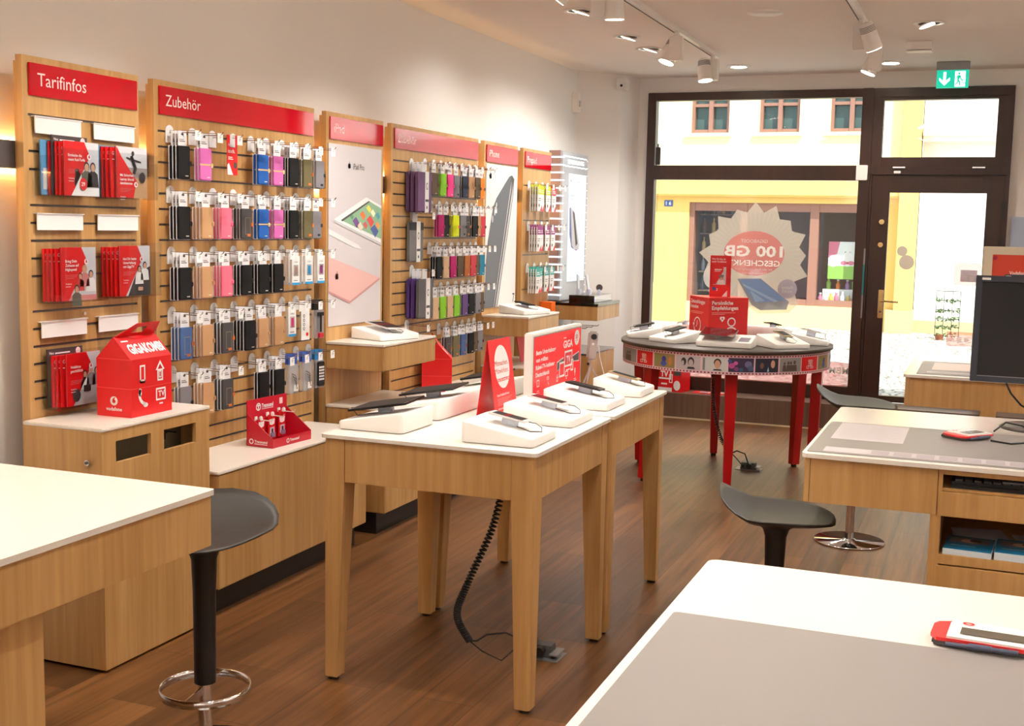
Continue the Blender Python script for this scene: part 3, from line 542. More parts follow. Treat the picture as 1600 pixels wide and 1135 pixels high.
F = frame((PX + .021, .11, 2.215), (0, 1, 0), (0, 0, 1)); mb = MB(); mb.text(F, 'SAMSUNG', .02, .006, .035, COOLLED, 1, .01, w=.42); mb.obj('lettering', lc)

# low cabinets and shelf boxes along the wall
def lowcab(ya, yb, zb, zt, label, top=WHITE, x1=-2.97):
    t = thing('low_cabinet', label, 'cabinet', (0, 0, 0))
    MB().box(PX + .005, x1, ya, yb, zb, zt - .014, OAK, .004).obj('body', t)
    MB().box(PX + .003, x1 + .004, ya - .003, yb + .003, zt - .014, zt, top, .003).obj('cabinet_top', t)
    MB().box(PX + .02, x1 - .06, ya + .02, yb - .02, 0, zb, BLACK).obj('plinth', t)
    return t
lowcab(4.17, 5.475, .122, .636, 'long low oak cabinet with white top under the nearer slat wall')
lowcab(5.68, 6.34, .122, .70, 'low oak cabinet with white top under the iPad shelf')
lowcab(6.44, 7.75, .122, .636, 'long low oak cabinet with white top under the farther slat wall')
lowcab(7.85, 8.5, .122, .70, 'low oak cabinet with white top under the iPhone shelf')
lowcab(9.2, 9.92, .122, .672, 'oak cabinet with dark glass top below the light column', mat('smoked_top', (96, 96, 98), .1), -2.965)
def shelfbox(ya, yb, zb, zt, label, top=WHITE, x1=-2.985, th=.014):
    t = thing('wall_shelf', label, 'shelf', (0, 0, 0))
    MB().box(PX + .002, x1, ya, yb, zb, zt - th, OAK, .003).obj('shelf_box', t)
    MB().box(PX + .002, x1 + .004, ya - .003, yb + .003, zt - th, zt, top, .003).obj('shelf_top', t); return t
shelfbox(5.684, 6.336, .90, 1.047, 'oak box shelf with white top below the tablet poster')
shelfbox(7.86, 8.51, .915, 1.057, 'oak box shelf with white top below the dark phone poster')
shelfbox(9.36, 9.99, .93, 1.07, 'oak box shelf with black glass top below the light column', BLACKG, -2.95, .022)
# tarif cabinet
tc_ = thing('locker_cabinet', 'tall oak cabinet with two cut-out openings under the Tarifinfos panel', 'cabinet', (0, 0, 0))
mb = MB(); x1 = -2.97; O = OAK
hs = [(3.535, 3.737), (3.815, 4.02)]; hz = (.79, .872)
mb.box(x1 - .018, x1, 3.46, hs[0][0], .012, .916, O).box(x1 - .018, x1, hs[0][1], hs[1][0], .012, .916, O).box(x1 - .018, x1, hs[1][1], 4.11, .012, .916, O)
for a, b in hs: mb.box(x1 - .018, x1, a, b, .012, hz[0], O).box(x1 - .018, x1, a, b, hz[1], .916, O)
mb.box(PX + .004, x1 - .018, 3.46, 3.478, .012, .916, O).box(PX + .004, x1 - .018, 4.092, 4.11, .012, .916, O).box(PX + .004, x1 - .018, 3.478, 4.092, .012, .03, O)
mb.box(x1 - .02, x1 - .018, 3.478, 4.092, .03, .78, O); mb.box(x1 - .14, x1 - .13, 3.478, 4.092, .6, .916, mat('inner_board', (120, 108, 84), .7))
mb.obj('body', tc_)
MB().box(PX + .003, x1 + .004, 3.457, 4.113, .916, .93, WHITE, .003).obj('cabinet_top', tc_)
mb = MB(); mb.cyl((-3.03, 3.46, .8), (-3.03, 3.446, .8), .011, CHROME, 14).cyl((-3.03, 3.45, .8), (-3.03, 3.442, .8), .006, DGREY, 8); mb.obj('lock', tc_)
mb = MB(); mb.box(x1 - .125, x1 - .11, 3.93, 3.98, .825, .835, BLACK).cyl((x1 - .12, 3.97, .80), (x1 - .12, 3.97, .865), .007, BLACK, 8).cyl((x1 - .12, 3.97, .835), (x1 - .06, 3.97, .835), .004, BLACK, 6); mb.obj('latch', tc_)

# ---------------------------------------------------------------- hanging goods
HL = mat('header_card', (232, 232, 236), .5); LBL = mat('price_label', (246, 246, 246), .4); CLB = mat('clear_back', (238, 240, 244), .3)
def hook_proto(L):
    t = thing('display_hook', '', 'hook', (0, 0, 0))
    mb = MB(); F_ = frame((.0, 0, 0), (0, 1, 0), (0, 0, 1)); mb.prism([(.027 * cos(pi * k / 8), .004 + .027 * sin(pi * k / 8)) for k in range(9)] + [(-.027, -.045), (.027, -.045)], 0, .004, CLB, M=F_); mb.obj('back_tag', t)
    mb = MB(); mb.tube([(.003, 0, 0), (L, 0, -.004), (L + .012, 0, .003), (L + .018, 0, .012)], .0022, STEEL, 5); mb.tube([(.003, 0, .008), (L - .01, 0, .005)], .0014, STEEL, 4); mb.obj('rod', t)
    mb = MB(); mb.box(L, L + .002, -.02, .02, -.036, .006, LBL, .0006); F_ = frame((L + .002, 0, 0), (0, 1, 0), (0, 0, 1)); mb.rect(F_, -.008, -.012, .008, -.009, PRINTG, 1); mb.rect(F_, -.008, -.018, .003, -.016, PRINTG, 1); mb.obj('price_tag', t)
    return t
def case_proto(kind):
    # local frame: hangs from origin (hook line), face toward +x, width along y
    t = thing('phone_case', '', 'phone case', (0, 0, 0)); w, h = .077, .142
    spec = {'black': ((16, 15, 17), None, (12, 11, 12)), 'pink': ((206, 108, 178), (210, 180, 130), (210, 180, 130)), 'rose': ((232, 112, 138), None, (226, 104, 130)), 'blue': ((32, 92, 176), (210, 180, 130), (214, 190, 140)),
            'tan': ((188, 146, 106), None, (180, 136, 98)), 'olive': ((104, 96, 66), None, (206, 110, 50)), 'grey': ((126, 124, 130), None, (32, 30, 32)), 'charcoal': ((70, 68, 70), None, (206, 110, 50)), 'denim': ((64, 92, 140), None, (170, 90, 40)),
            'navy': ((44, 52, 72), None, (70, 70, 80)), 'green': ((132, 196, 44), None, (110, 170, 40)), 'neon': ((226, 240, 20), None, (230, 60, 120)), 'hot_pink': ((240, 70, 150), None, (230, 60, 140)), 'magenta': ((176, 24, 104), None, (160, 20, 96)),
            'beige': ((206, 176, 142), None, (80, 60, 50)), 'brown': ((92, 76, 58), None, (84, 68, 52)), 'plum': ((96, 70, 124), None, (90, 64, 118)), 'red': ((190, 30, 50), None, (60, 50, 50)), 'rust': ((170, 96, 48), None, (150, 84, 40)), 'orange': ((240, 130, 30), None, (90, 90, 90)), 'teal': ((30, 120, 150), None, (30, 110, 140))}
    c, band, cl = spec[kind]; m = mat('case_' + kind, c, .65, spec=.3, bump=.3, bscale=400); z0 = -.055
    mb = MB(); mb.box(.0, .011, -w / 2, w / 2, z0 - h, z0, m, .0035)
    F_ = frame((.011, 0, z0 - h), (0, 1, 0), (0, 0, 1)); lm = mat('case_mark', (214, 206, 196), .4)
    if kind in ('olive', 'charcoal', 'grey', 'denim', 'navy'): mb.rect(F_, .002, .012, .024, .024, mat('patch_' + kind, cl, .6), 2)
    else: mb.rect(F_, .006, .012, .024, .016, lm, 1)
    if band: mb.rect(F_, -w / 2, .066, w / 2, .073, mat('case_band', band, .5), 1)
    if kind in ('charcoal', 'denim'): mb.frect(F_, -.012, .022, .024, .1, .002, mat('stitch', (150, 130, 90), .6), 1)
    mb.obj('case_body', t)
    MB().box(.001, .0135, w / 2 - .012, w / 2 + .008, z0 - h * .6, z0 - h * .45, mat('clasp_' + kind, cl, .5), .003).obj('clasp', t)
    mb = MB(); mb.box(.0, .0015, -.026, .026, z0 - .006, .01, HL, .0005); F_ = frame((.0015, 0, z0), (0, 1, 0), (0, 0, 1)); mb.rect(F_, -.018, .018, .016, .022, PRINTG, 1); mb.rect(F_, -.018, .026, .008, .029, PRINTG, 1); mb.ell(F_, 0, .05, .008, .005, DGREY, 1)
    mb.box(-.0012, 0, -w / 2 - .002, w / 2 + .002, z0 - h - .002, z0, CLB); mb.obj('header_card', t)
    return t
def box_proto(kind):
    t = thing('accessory_box', '', 'accessory box', (0, 0, 0)); w, h = .062, .145
    mb = MB(); mb.box(0, .018, -w / 2, w / 2, -.02 - h, -.02, WPAPER, .001); mb.box(.008, .0095, -.02, .02, -.022, .012, WPAPER)
    F_ = frame((.018, 0, -.02 - h), (0, 1, 0), (0, 0, 1)); c = {'white': (176, 150, 140), 'blue': (60, 130, 190), 'violet': (140, 60, 130), 'magenta': (190, 60, 110)}[kind]
    mb.rect(F_, -w / 2, 0, w / 2, .012, mat('box_blue', (40, 150, 210), .5), 1); mb.frect(F_, -.018, .045, .018, .1, .003, PRINTG, 1); mb.rect(F_, -.012, .05, .012, .095, mat('box_' + kind, c, .5), 2); mb.text(F_, 'CABLE', -.016, .112, .008, PRINTG, 1)
    mb.rect(F_, -.018, .02, .014, .024, PRINTG, 1); mb.obj('carton', t); return t
def blister_proto(kind):
    t = thing('accessory_pack', '', 'accessory pack', (0, 0, 0)); w, h = .07, .15
    FILM = film_mat('blister_film', (220, 224, 232), .35) if 'blister_film' not in MATS else MATS['blister_film']
    mb = MB(); top = {'bagblue': mat('pack_blue', (60, 90, 170), .5), 'phone': mat('pack_cyan', (40, 120, 180), .5), 'holder': BLACK, 'adapter': WPAPER}[kind]
    mb.box(0, .002, -w / 2, w / 2, -.045, .01, top); mb.box(0, .012, -w / 2, w / 2, -.045 - h, -.045, FILM, .003); mb.obj('blister', t)
    mb = MB(); F_ = frame((.014, 0, -.045 - h), (0, 1, 0), (0, 0, 1))
    if kind == 'phone':
        mb.box(.013, .021, -.03, .03, -.045 - h + .01, -.055, BLACK, .004); F_ = frame((.021, 0, -.045 - h), (0, 1, 0), (0, 0, 1)); mb.rect(F_, -.024, .035, .024, .125, mat('icon_screen', (60, 62, 70), .2), 1)
        for a in range(4):
            for b in range(5): mb.rect(F_, -.021 + a * .011, .042 + b * .016, -.013 + a * .011, .052 + b * .016, WPAPER, 2)
    elif kind == 'holder': mb.cyl((.018, 0, -.06), (.018, 0, -.16), .006, BLACK, 6).box(.012, .024, -.02, .02, -.19, -.165, mat('case_red', (190, 30, 50), .5), .003).box(.012, .02, -.025, .025, -.075, -.055, BLACK, .002)
    elif kind == 'adapter':
        mb.box(.012, .014, -w / 2, w / 2, -.045 - h, -.03, WPAPER, .001)
        for b in range(4): mb.ell(F_, -.012, .06 + b * .022, .008, .009, DGREY, 1); mb.ell(F_, -.012, .06 + b * .022, .004, .005, WPAPER, 2)
        mb.ell(F_, .014, .03, .01, .01, RED, 1)
    else:
        for b in range(5): mb.tube([(.016, -.02 + b * .008, -.09 - b * .015), (.02, .0 + b * .004, -.1 - b * .018), (.016, .015, -.12 - b * .012)], .0018, BLACK, 4)
        mb.box(.014, .016, -.006, .026, -.045 - h + .012, -.045 - h + .045, LBL)
    mb.obj('contents', t); return t
PROTO = {}; USED = set()
def place(kind, x, y, z, label, group, rz=0):
    if kind not in PROTO:
        PROTO[kind] = (box_proto(kind[4:]) if kind.startswith('box_') else blister_proto(kind[4:]) if kind.startswith('bli_') else sleeve_proto(kind[4:]) if kind.startswith('slv_') else prepaid_proto(kind[4:]) if kind.startswith('pre_') else case_proto(kind))
    p = PROTO[kind]
    if kind not in USED:
        USED.add(kind); p.location = (x, y, z); p.rotation_euler = (0, 0, rz); p['label'] = label; r = p
    else: r = dup(p, (x, y, z), rz, label)
    r['group'] = group; return r
def sleeve_proto(kind):
    t = thing('tablet_sleeve', '', 'tablet sleeve', (0, 0, 0)); w, h = .19, .245
    c, c2 = {'purple': ((106, 74, 116), (106, 74, 116)), 'grey': ((112, 112, 114), (44, 44, 48)), 'slate': ((96, 94, 96), (96, 94, 96)), 'violet': ((84, 52, 130), (84, 52, 130))}[kind]
    m = mat('sleeve_' + kind, c, .7, bump=.4, bscale=500); mb = MB(); mb.box(0, .02, -w / 2, w / 2, -.05 - h, -.05, m, .006)
    F_ = frame((.02, 0, -.05 - h), (0, 1, 0), (0, 0, 1)); mb.rect(F_, -w / 2 + .002, h - .05, w / 2 - .002, h - .004, mat('sleeve_flap_' + kind, c2, .7), 1); mb.obj('sleeve_body', t)
    mb = MB(); mb.box(.0205, .022, -.0, .05, -.05 - h - .002, -.045, WPAPER); mb.box(.008, .0095, -.03, .03, -.052, .012, HL); F_ = frame((.022, .025, -.05 - h), (0, 1, 0), (0, 0, 1))
    mb.ell(F_, 0, .16, .013, .022, DGREY, 1); mb.ell(F_, 0, .16, .009, .016, WPAPER, 2); mb.rect(F_, -.022, .065, .022, .08, DGREY, 1); mb.ell(F_, 0, .03, .008, .01, DGREY, 1); mb.obj('paper_band', t); return t
def prepaid_proto(kind):
    t = thing('prepaid_pack', '', 'prepaid pack', (0, 0, 0)); w, h = .085, .19
    c = {'lime': (196, 206, 40), 'purple': (150, 62, 130), 'teal': (70, 176, 170), 'red': (214, 40, 50)}[kind]
    mb = MB(); mb.box(0, .008, -w / 2, w / 2, -h, 0, WPAPER, .001); F_ = frame((.008, 0, -h), (0, 1, 0), (0, 0, 1)); cm = mat('prepaid_' + kind, c, .5)
    mb.rect(F_, -w / 2 + .001, h * .68, w / 2 - .001, h - .001, cm, 1); mb.poly(F_, [(.0, .002), (w / 2 - .001, .002), (w / 2 - .001, .05)], mat('prepaid_red', (214, 40, 50), .5), 1)
    mb.rect(F_, -.03, h * .83, .02, h * .87, WPAPER, 2); mb.rect(F_, -.03, h * .76, .03, h * .79, WPAPER, 2); mb.rect(F_, -.03, .095, .02, .1, PRINTG, 1); mb.rect(F_, -.03, .08, .01, .085, PRINTG, 1); mb.ell(F_, -.018, .045, .011, .014, DGREY, 1)
    mb.obj('card', t); MB().box(.001, .0085, -w / 2 + .01, w / 2 - .01, -.002, .014, cm, .001).obj('hang_tab', t); return t
HY = [4.35, 4.51, 4.66, 4.82, 4.967, 5.10, 5.24, 5.372, 5.495]; HZ = [2.07, 1.81, 1.545, 1.282, 1.018]
# each row: nine hooks, kind and how many hang there
ROWS = [[('black', 3), ('pink', 2), ('leaflet', 1), ('', 0), ('blue', 2), ('pink', 2), ('black', 3), ('olive', 2), ('grey', 2)],
        [('black', 3), ('tan', 3), ('rose', 3), ('charcoal', 3), ('blue', 2), ('pink', 2), ('black', 3), ('olive', 3), ('grey', 1)],
        [('black', 3), ('tan', 3), ('rose', 3), ('black', 3), ('black', 3), ('black', 2), ('box_white', 3), ('box_blue', 2), ('box_violet', 2)],
        [('denim', 3), ('tan', 3), ('charcoal', 3), ('black', 4), ('tan', 2), ('tan', 3), ('box_magenta', 1), ('bli_adapter', 1), ('bli_holder', 2)],
        [('grey', 2), ('tan', 3), ('charcoal', 3), ('', 0), ('black', 2), ('black', 3), ('bli_bagblue', 2), ('bli_bagblue', 2), ('bli_phone', 2)]]
NM = {'black': 'black', 'pink': 'orchid pink', 'blue': 'bright blue', 'olive': 'olive', 'grey': 'grey', 'tan': 'tan', 'rose': 'rose pink', 'charcoal': 'charcoal', 'denim': 'denim blue', 'navy': 'navy', 'green': 'lime green', 'neon': 'neon yellow', 'hot_pink': 'hot pink', 'magenta': 'magenta', 'beige': 'beige', 'brown': 'brown', 'plum': 'plum', 'red': 'red', 'rust': 'rust', 'orange': 'orange and grey', 'teal': 'teal'}
WHAT = lambda k: {'box_': 'white carton', 'bli_': 'clear blister pack', 'slv_': 'tablet sleeve', 'pre_': 'prepaid pack'}.get(k[:4]) or NM[k] + ' case'
DEP = {1: ['only'], 2: ['front', 'rear'], 3: ['front', 'middle', 'rear'], 4: ['front', 'second', 'third', 'rear']}
RN = ['top', 'second', 'third', 'fourth', 'lowest']
hk = hook_proto(.15); hk_used = [False]
def hook(y, z, label, group):
    if not hk_used[0]: hk.location = (PX + .002, y, z); hk['label'] = label; hk['group'] = group; hk_used[0] = True; return hk
    r = dup(hk, (PX + .002, y, z), 0, label); r['group'] = group; return r
random.seed(21)
def row(y, z, kind, n, tail, hooklabel, grp, hgrp, sp=.0168, far=.0):
    hook(y, z, hooklabel, hgrp)
    if not kind: return
    if kind == 'leaflet':
        mb = MB(); mb.box(0, .002, -.04, .04, -.17, .01, RED); F_ = frame((.002, 0, -.17), (0, 1, 0), (0, 0, 1)); mb.text(F_, 'Nimm', -.032, .13, .014, WPAPER, 1, .02); mb.text(F_, 'mich.', -.032, .1, .018, WPAPER, 1, .02); mb.rect(F_, -.032, .078, .0, .082, WPAPER, 1); mb.rect(F_, -.032, .07, .005, .074, WPAPER, 1); mb.poly(F_, [(-.039, .001), (-.039, .045), (-.028, .055), (.005, .001)], WPAPER, 1); mb.ell(F_, .022, .045, .012, .015, DGREY, 1); mb.box(.002, .004, -.02, .02, -.045, .012, CLB, .001)
        solo(mb, 'leaflet', 'red leaflet with white lettering hanging in the top row of the nearer slat wall', 'leaflet', (PX + .11, y, z)); return
    x = PX + .035 + (.014 if n < 3 else 0)
    step = sp if not kind.startswith('slv') else .028
    for i in range(n):
        place(kind, x + i * step, y + i * .0015 + random.uniform(-.002, .002), z - .004, '%s, %s' % (DEP[n][n - 1 - i] + ' ' + WHAT(kind), tail), grp, -.13 + random.uniform(-.02, .02))
for r, rw in enumerate(ROWS):
    for c, (k, n) in enumerate(rw):
        tl = '%s hook of the %s row, nearer slat wall' % (ORD[c], RN[r])
        row(HY[c], HZ[r], k, n, tl, 'wire hook, %s from left in the %s row of the nearer slat wall' % (ORD[c], RN[r]), 'goods hanging on the nearer slat wall', 'hooks of the nearer slat wall')
# farther slat wall
FY4 = [7.0, 7.125, 7.25, 7.38, 7.495, 7.6, 7.705]
R4 = [(2.075, [('brown', 2), ('green', 2), ('hot_pink', 2), ('grey', 1), ('navy', 2), ('tan', 2), ('brown', 2), ('orange', 1)], [6.889, 7.019, 7.128, 7.267, 7.369, 7.471, 7.578, 7.687]),
      (1.815, [('magenta', 2), ('black', 1), ('neon', 2), ('grey', 2), ('charcoal', 1), ('black', 2), ('tan', 1), ('red', 1)], [6.992, 7.11, 7.225, 7.34, 7.45, 7.545, 7.63, 7.715]),
      (1.548, [('black', 3), ('beige', 2), ('magenta', 2), ('brown', 2), ('rust', 2), ('red', 2), ('brown', 1), ('teal', 1)], [6.97, 7.08, 7.19, 7.31, 7.42, 7.52, 7.62, 7.715]),
      (1.288, [('beige', 2), ('green', 2), ('beige', 2), ('green', 2), ('plum', 2), ('black', 2), ('grey', 2), ('brown', 1)], [6.93, 7.04, 7.15, 7.26, 7.39, 7.5, 7.61, 7.71]),
      (1.018, [('charcoal', 2), ('olive', 2), ('denim', 2), ('black', 2), ('brown', 1), ('grey', 1)], [7.128, 7.253, 7.377, 7.504, 7.614, 7.705])]
for r, (z, ks, ys) in enumerate(R4):
    for c, ((k, n), y) in enumerate(zip(ks, ys)):
        row(y, z, k, n, '%s hook of the %s row, farther slat wall' % (ORD[c], RN[r]), 'wire hook, %s from left in the %s row of the farther slat wall' % (ORD[c], RN[r]), 'goods hanging on the farther slat wall', 'hooks of the farther slat wall')
for (y, z, k, n, wd) in [(6.70, 2.065, 'slv_purple', 3, 'upper'), (6.72, 1.76, 'slv_grey', 1, 'middle'), (6.72, 1.41, 'slv_violet', 2, 'lower')]:
    hook(y, z, 'wire hook carrying the %s tablet sleeves at the left of the farther slat wall' % wd, 'hooks of the farther slat wall')
    for i in range(n):
        place(k, PX + .015 + i * .032, y, z - .004, '%s %s tablet sleeve with paper band, %s hook at left of the farther slat wall' % (DEP[n][n - 1 - i], k[4:], wd), 'tablet sleeves on the farther slat wall', -.03)
place('slv_slate', PX + .085, 6.72, 1.406, 'slate grey tablet sleeve in front of the violet ones, farther slat wall', 'tablet sleeves on the farther slat wall', -.06)
hook(6.66, 1.07, 'empty wire hook low at the left of the farther slat wall', 'hooks of the farther slat wall')
# prepaid packs
for r, (z, ks) in enumerate([(2.0, ['lime', 'lime', 'lime', 'red']), (1.69, ['purple'] * 4), (1.365, ['teal'] * 4)]):
    for c, (y, k) in enumerate(zip((8.74, 8.89, 9.04, 9.17), ks)):
        hook(y, z + .012, 'wire hook, %s from left in the %s row of the prepaid panel' % (ORD[c], ['top', 'middle', 'lower'][r]), 'hooks of the prepaid panel')
        n = 4 if c == 0 else 2
        for i in range(n): place('pre_' + k, PX + .03 + i * .02, y, z, '%s %s and white prepaid pack, %s stack of the %s row' % (DEP[n][n - 1 - i], k, ORD[c], ['top', 'middle', 'lower'][r]), 'prepaid packs', -.05)
mb = MB(); mb.box(0, .1, -.05, .05, -.1, 0, mat('orange_card', (240, 110, 20), .5), .002); solo(mb, 'orange_pack', 'orange pack hanging low on the prepaid panel behind the shelf', 'pack', (PX + .0, 9.1, 1.09))

# brochure pockets on the tarif panel
def pocket(y0_, y1_, zt, zb, label):
    t = thing('brochure_pocket', label, 'brochure holder', (PX, y0_, zb), 0, 'acrylic brochure pockets'); w = y1_ - y0_; h = zt - zb
    mb = MB(); mb.box(.004, .007, 0, w - .06, .0, h + .09, ACRYL).box(.004, .085, 0, w, -.003, 0, ACRYL).box(.082, .085, 0, w, 0, h * .98, ACRYL).box(.007, .082, 0, .003, 0, h * .8, ACRYL).box(.007, .082, w - .003, w, 0, h * .8, ACRYL); mb.obj('clear_pocket', t)
    MB().box(.012, .016, .0, w - .06, h + .045, h + .105, WPAPER).box(.0, .02, -.004, w - .056, h + .105, h + .109, WPAPER).obj('header_strip', t)
    return t
SKY = mat('photo_sky', (206, 208, 214), .45); HAIR = mat('photo_hair', (58, 42, 36), .5); SKIN = mat('photo_skin', (206, 160, 132), .5); CLO = mat('photo_cloth', (92, 96, 84), .5); PINKC = mat('photo_pink', (206, 130, 130), .5); SAND = mat('photo_sand', (190, 150, 110), .5); DRK = mat('photo_dark', (50, 46, 50), .5)
def person_print(mb, F, x, y, s, cl, sk=None, hr=None):
    mb.poly(F, [(x - s * 1.1, y - s * 2.2), (x - s * .9, y - s * .5), (x - s * .3, y - s * .1), (x + s * .3, y - s * .1), (x + s * .9, y - s * .5), (x + s * 1.1, y - s * 2.2)], cl, 3)
    mb.ell(F, x, y + s * .42, s * .52, s * .62, hr or HAIR, 4, 12); mb.ell(F, x, y + s * .3, s * .38, s * .5, sk or SKIN, 5, 12)
def brochure(x, y, z, kind, label, tilt=.0, w=.19, h=.215):
    t = thing('brochure', label, 'brochure', (x, y, z), 0, 'brochures in the acrylic pockets')
    mb = MB(); mb.box(0, .006, 0, w, 0, h, {'blue': mat('cover_blue', (90, 150, 196), .4), 'dark': mat('cover_dark', (66, 56, 58), .4)}.get(kind, RED)); mb.obj('pages', t)
    F = frame((.0062, 0, 0), (0, 1, 0), (0, 0, 1)); mb = MB()
    if kind == 'dark': mb.rect(F, 0, h - .03, w, h, mat('cover_dark', (66, 56, 58), .4), 1); mb.text(F, 'Neu', .01, h - .02, .01, WPAPER, 2, .01); mb.rect(F, .04, h - .02, .12, h - .015, WPAPER, 2); mb.ell(F, w - .025, h - .016, .013, .014, mat('pale_pink', (240, 210, 214), .4), 2)
    elif kind == 'blue': mb.rect(F, .01, .02, w - .01, .1, SKY, 1)
    elif kind == 'plain': mb.text(F, 'GigaTV', .01, h - .03, .014, WPAPER, 1, .01); mb.rect(F, .01, h - .05, .06, h - .046, WPAPER, 1)
    else:
        mb.rect(F, 0, 0, w, h, SKY, 1)
        if kind == 'winter': mb.rect(F, .03, 0, w, .03, WPAPER, 2); mb.ell(F, .075, .055, .022, .035, WPAPER, 3); mb.ell(F, .068, .09, .014, .014, WPAPER, 3); person_print(mb, F, .12, .1, .03, CLO); person_print(mb, F, .155, .1, .03, DRK)
        elif kind == 'rider': mb.rect(F, 0, 0, w, h * .4, SAND, 2); mb.rect(F, 0, h * .4, w, h * .6, mat('photo_road', (150, 140, 134), .5), 2); mb.tube([F @ Vector(p) for p in [(.09, .17, .003), (.1, .15, .003), (.115, .12, .003), (.105, .1, .003)]], .008, DRK, 4); mb.ell(F, .1, .18, .009, .01, DRK, 5); mb.poly(F, [(.06, .165), (.15, .15), (.15, .143), (.06, .158)], DRK, 5)
        elif kind == 'family': mb.rect(F, .02, 0, w, .02, PINKC, 2); person_print(mb, F, .125, .11, .026, PINKC, None, SAND); person_print(mb, F, .1, .085, .022, mat('photo_red', (190, 60, 60), .5)); person_print(mb, F, .16, .09, .026, WPAPER); person_print(mb, F, .08, .035, .026, CLO)
        elif kind == 'sofa': mb.poly(F, [(.05, 0), (.1, .09), (w, .12), (w, 0)], DRK, 2); person_print(mb, F, .12, .1, .024, WPAPER); person_print(mb, F, .155, .115, .024, WPAPER); mb.rect(F, .11, .02, .14, .035, SKIN, 6)
        else: person_print(mb, F, .1, .11, .024, WPAPER); person_print(mb, F, .135, .125, .024, mat('photo_grey', (140, 136, 140), .5), None, SKY); person_print(mb, F, .165, .12, .022, mat('photo_grey', (140, 136, 140), .5)); mb.rect(F, .09, .05, .13, .075, DRK, 7); mb.ell(F, .05, .04, .022, .026, DGREY, 7)
        if kind == 'rider': mb.poly(F, [(0, 0), (0, h), (.0, h), (.03, h * .8), (.12, .07), (.1, 0)], RED, 6)
        else: mb.poly(F, [(0, 0), (0, h), (w * .58, h), (w * .74, h * .74), (.035, 0)], RED, 3 if kind != 'winter' else 3)
        logo(mb, F, w * .70 if kind != 'rider' else .115, h * .73 if kind != 'rider' else .055, .011, WPAPER, RED, 7)
        L = {'winter': ('Entdecke die', 'neuen Red-Tarife', ''), 'rider': ('Mit Sicherheit', 'Laptop überall', 'durchstarten'), 'family': ('Bring Dein', 'Zuhause auf', 'Highspeed'), 'sofa': ('Hol Dir beste', 'Unterhaltung', 'mit GigaTV'), 'team': ('Vodafone', 'geschäftlich', '')}[kind]
        ty = h * .72 if kind != 'rider' else h * .42; s = .0105
        for i, q in enumerate(L):
            if q: mb.text(F, q, .018, ty - i * .016, s, WPAPER, 8, .02, wmax=w * .48)
        for i in range(3): mb.rect(F, .018, ty - .05 - i * .006, .018 + w * (.4 - .08 * i), ty - .0485 - i * .006, PINKC, 8)
        mb.text(F, 'Vodafone', .018, ty - .085, .006, WPAPER, 8, .01); mb.rect(F, .018, ty - .094, .045, ty - .092, WPAPER, 8)
        if kind == 'winter': mb.ell(F, .098, .045, .02, .024, RED, 9); mb.text(F, '29', .086, .038, .015, WPAPER, 10, .02)
        if kind == 'rider': mb.ell(F, w - .035, .085, .018, .022, DRK, 9)
    mb.obj('cover_print', t); return t
pk = [(3.545, 3.85, 1.94, 1.775, 'left pocket in the top row of brochure pockets'), (3.862, 4.165, 1.935, 1.775, 'right pocket in the top row of brochure pockets'), (3.545, 3.85, 1.60, 1.372, 'left pocket in the middle row of brochure pockets'), (3.875, 4.18, 1.6, 1.375, 'right pocket in the middle row of brochure pockets'), (3.555, 3.86, 1.19, .962, 'left pocket in the bottom row of brochure pockets'), (3.87, 4.17, 1.19, .962, 'right pocket in the bottom row, behind the red house box')]
for q in pk: pocket(q[0], q[1], q[2] if q[2] < 1.7 else 1.96, q[3], 'clear acrylic ' + q[4])
def stackb(y, z, kinds, where):
    for i, (k, dy) in enumerate(kinds):
        kk = {'blue': 'blue', 'dark': 'dark headed', 'plain': 'plain red', 'winter': 'red brochure with couple and white dog picture,', 'rider': 'red brochure with mountain rider picture,', 'family': 'red brochure with family picture,', 'sofa': 'red brochure with sofa picture,', 'team': 'red brochure with three business people,'}[k]
        lb = (kk + ' brochure, ' if len(kk) < 12 else kk + ' ') + where + (', %s layer from the wall' % ORD[i] if k in ('plain', 'blue', 'dark') else '')
        brochure(PX + .014 + i * .011, y + dy, z + .003, k, lb, h=.225 if k == 'dark' else .2 if k == 'plain' else .205)
stackb(3.565, 1.775, [('blue', 0), ('plain', .03), ('dark', .035), ('plain', .042), ('plain', .05), ('winter', .06)], 'top left pocket')
stackb(3.88, 1.775, [('blue', .0), ('plain', .005), ('plain', .015), ('plain', .03), ('rider', .05)], 'top right pocket')
stackb(3.565, 1.372, [('plain', 0), ('plain', .01), ('plain', .02), ('plain', .03), ('family', .045)], 'middle left pocket')
stackb(3.89, 1.375, [('plain', 0), ('plain', .012), ('plain', .024), ('plain', .036), ('sofa', .05)], 'middle right pocket')
stackb(3.575, .962, [('dark', 0), ('plain', .012), ('plain', .024), ('plain', .034), ('team', .05)], 'bottom left pocket')
stackb(3.89, .962, [('plain', 0), ('plain', .02)], 'bottom right pocket')
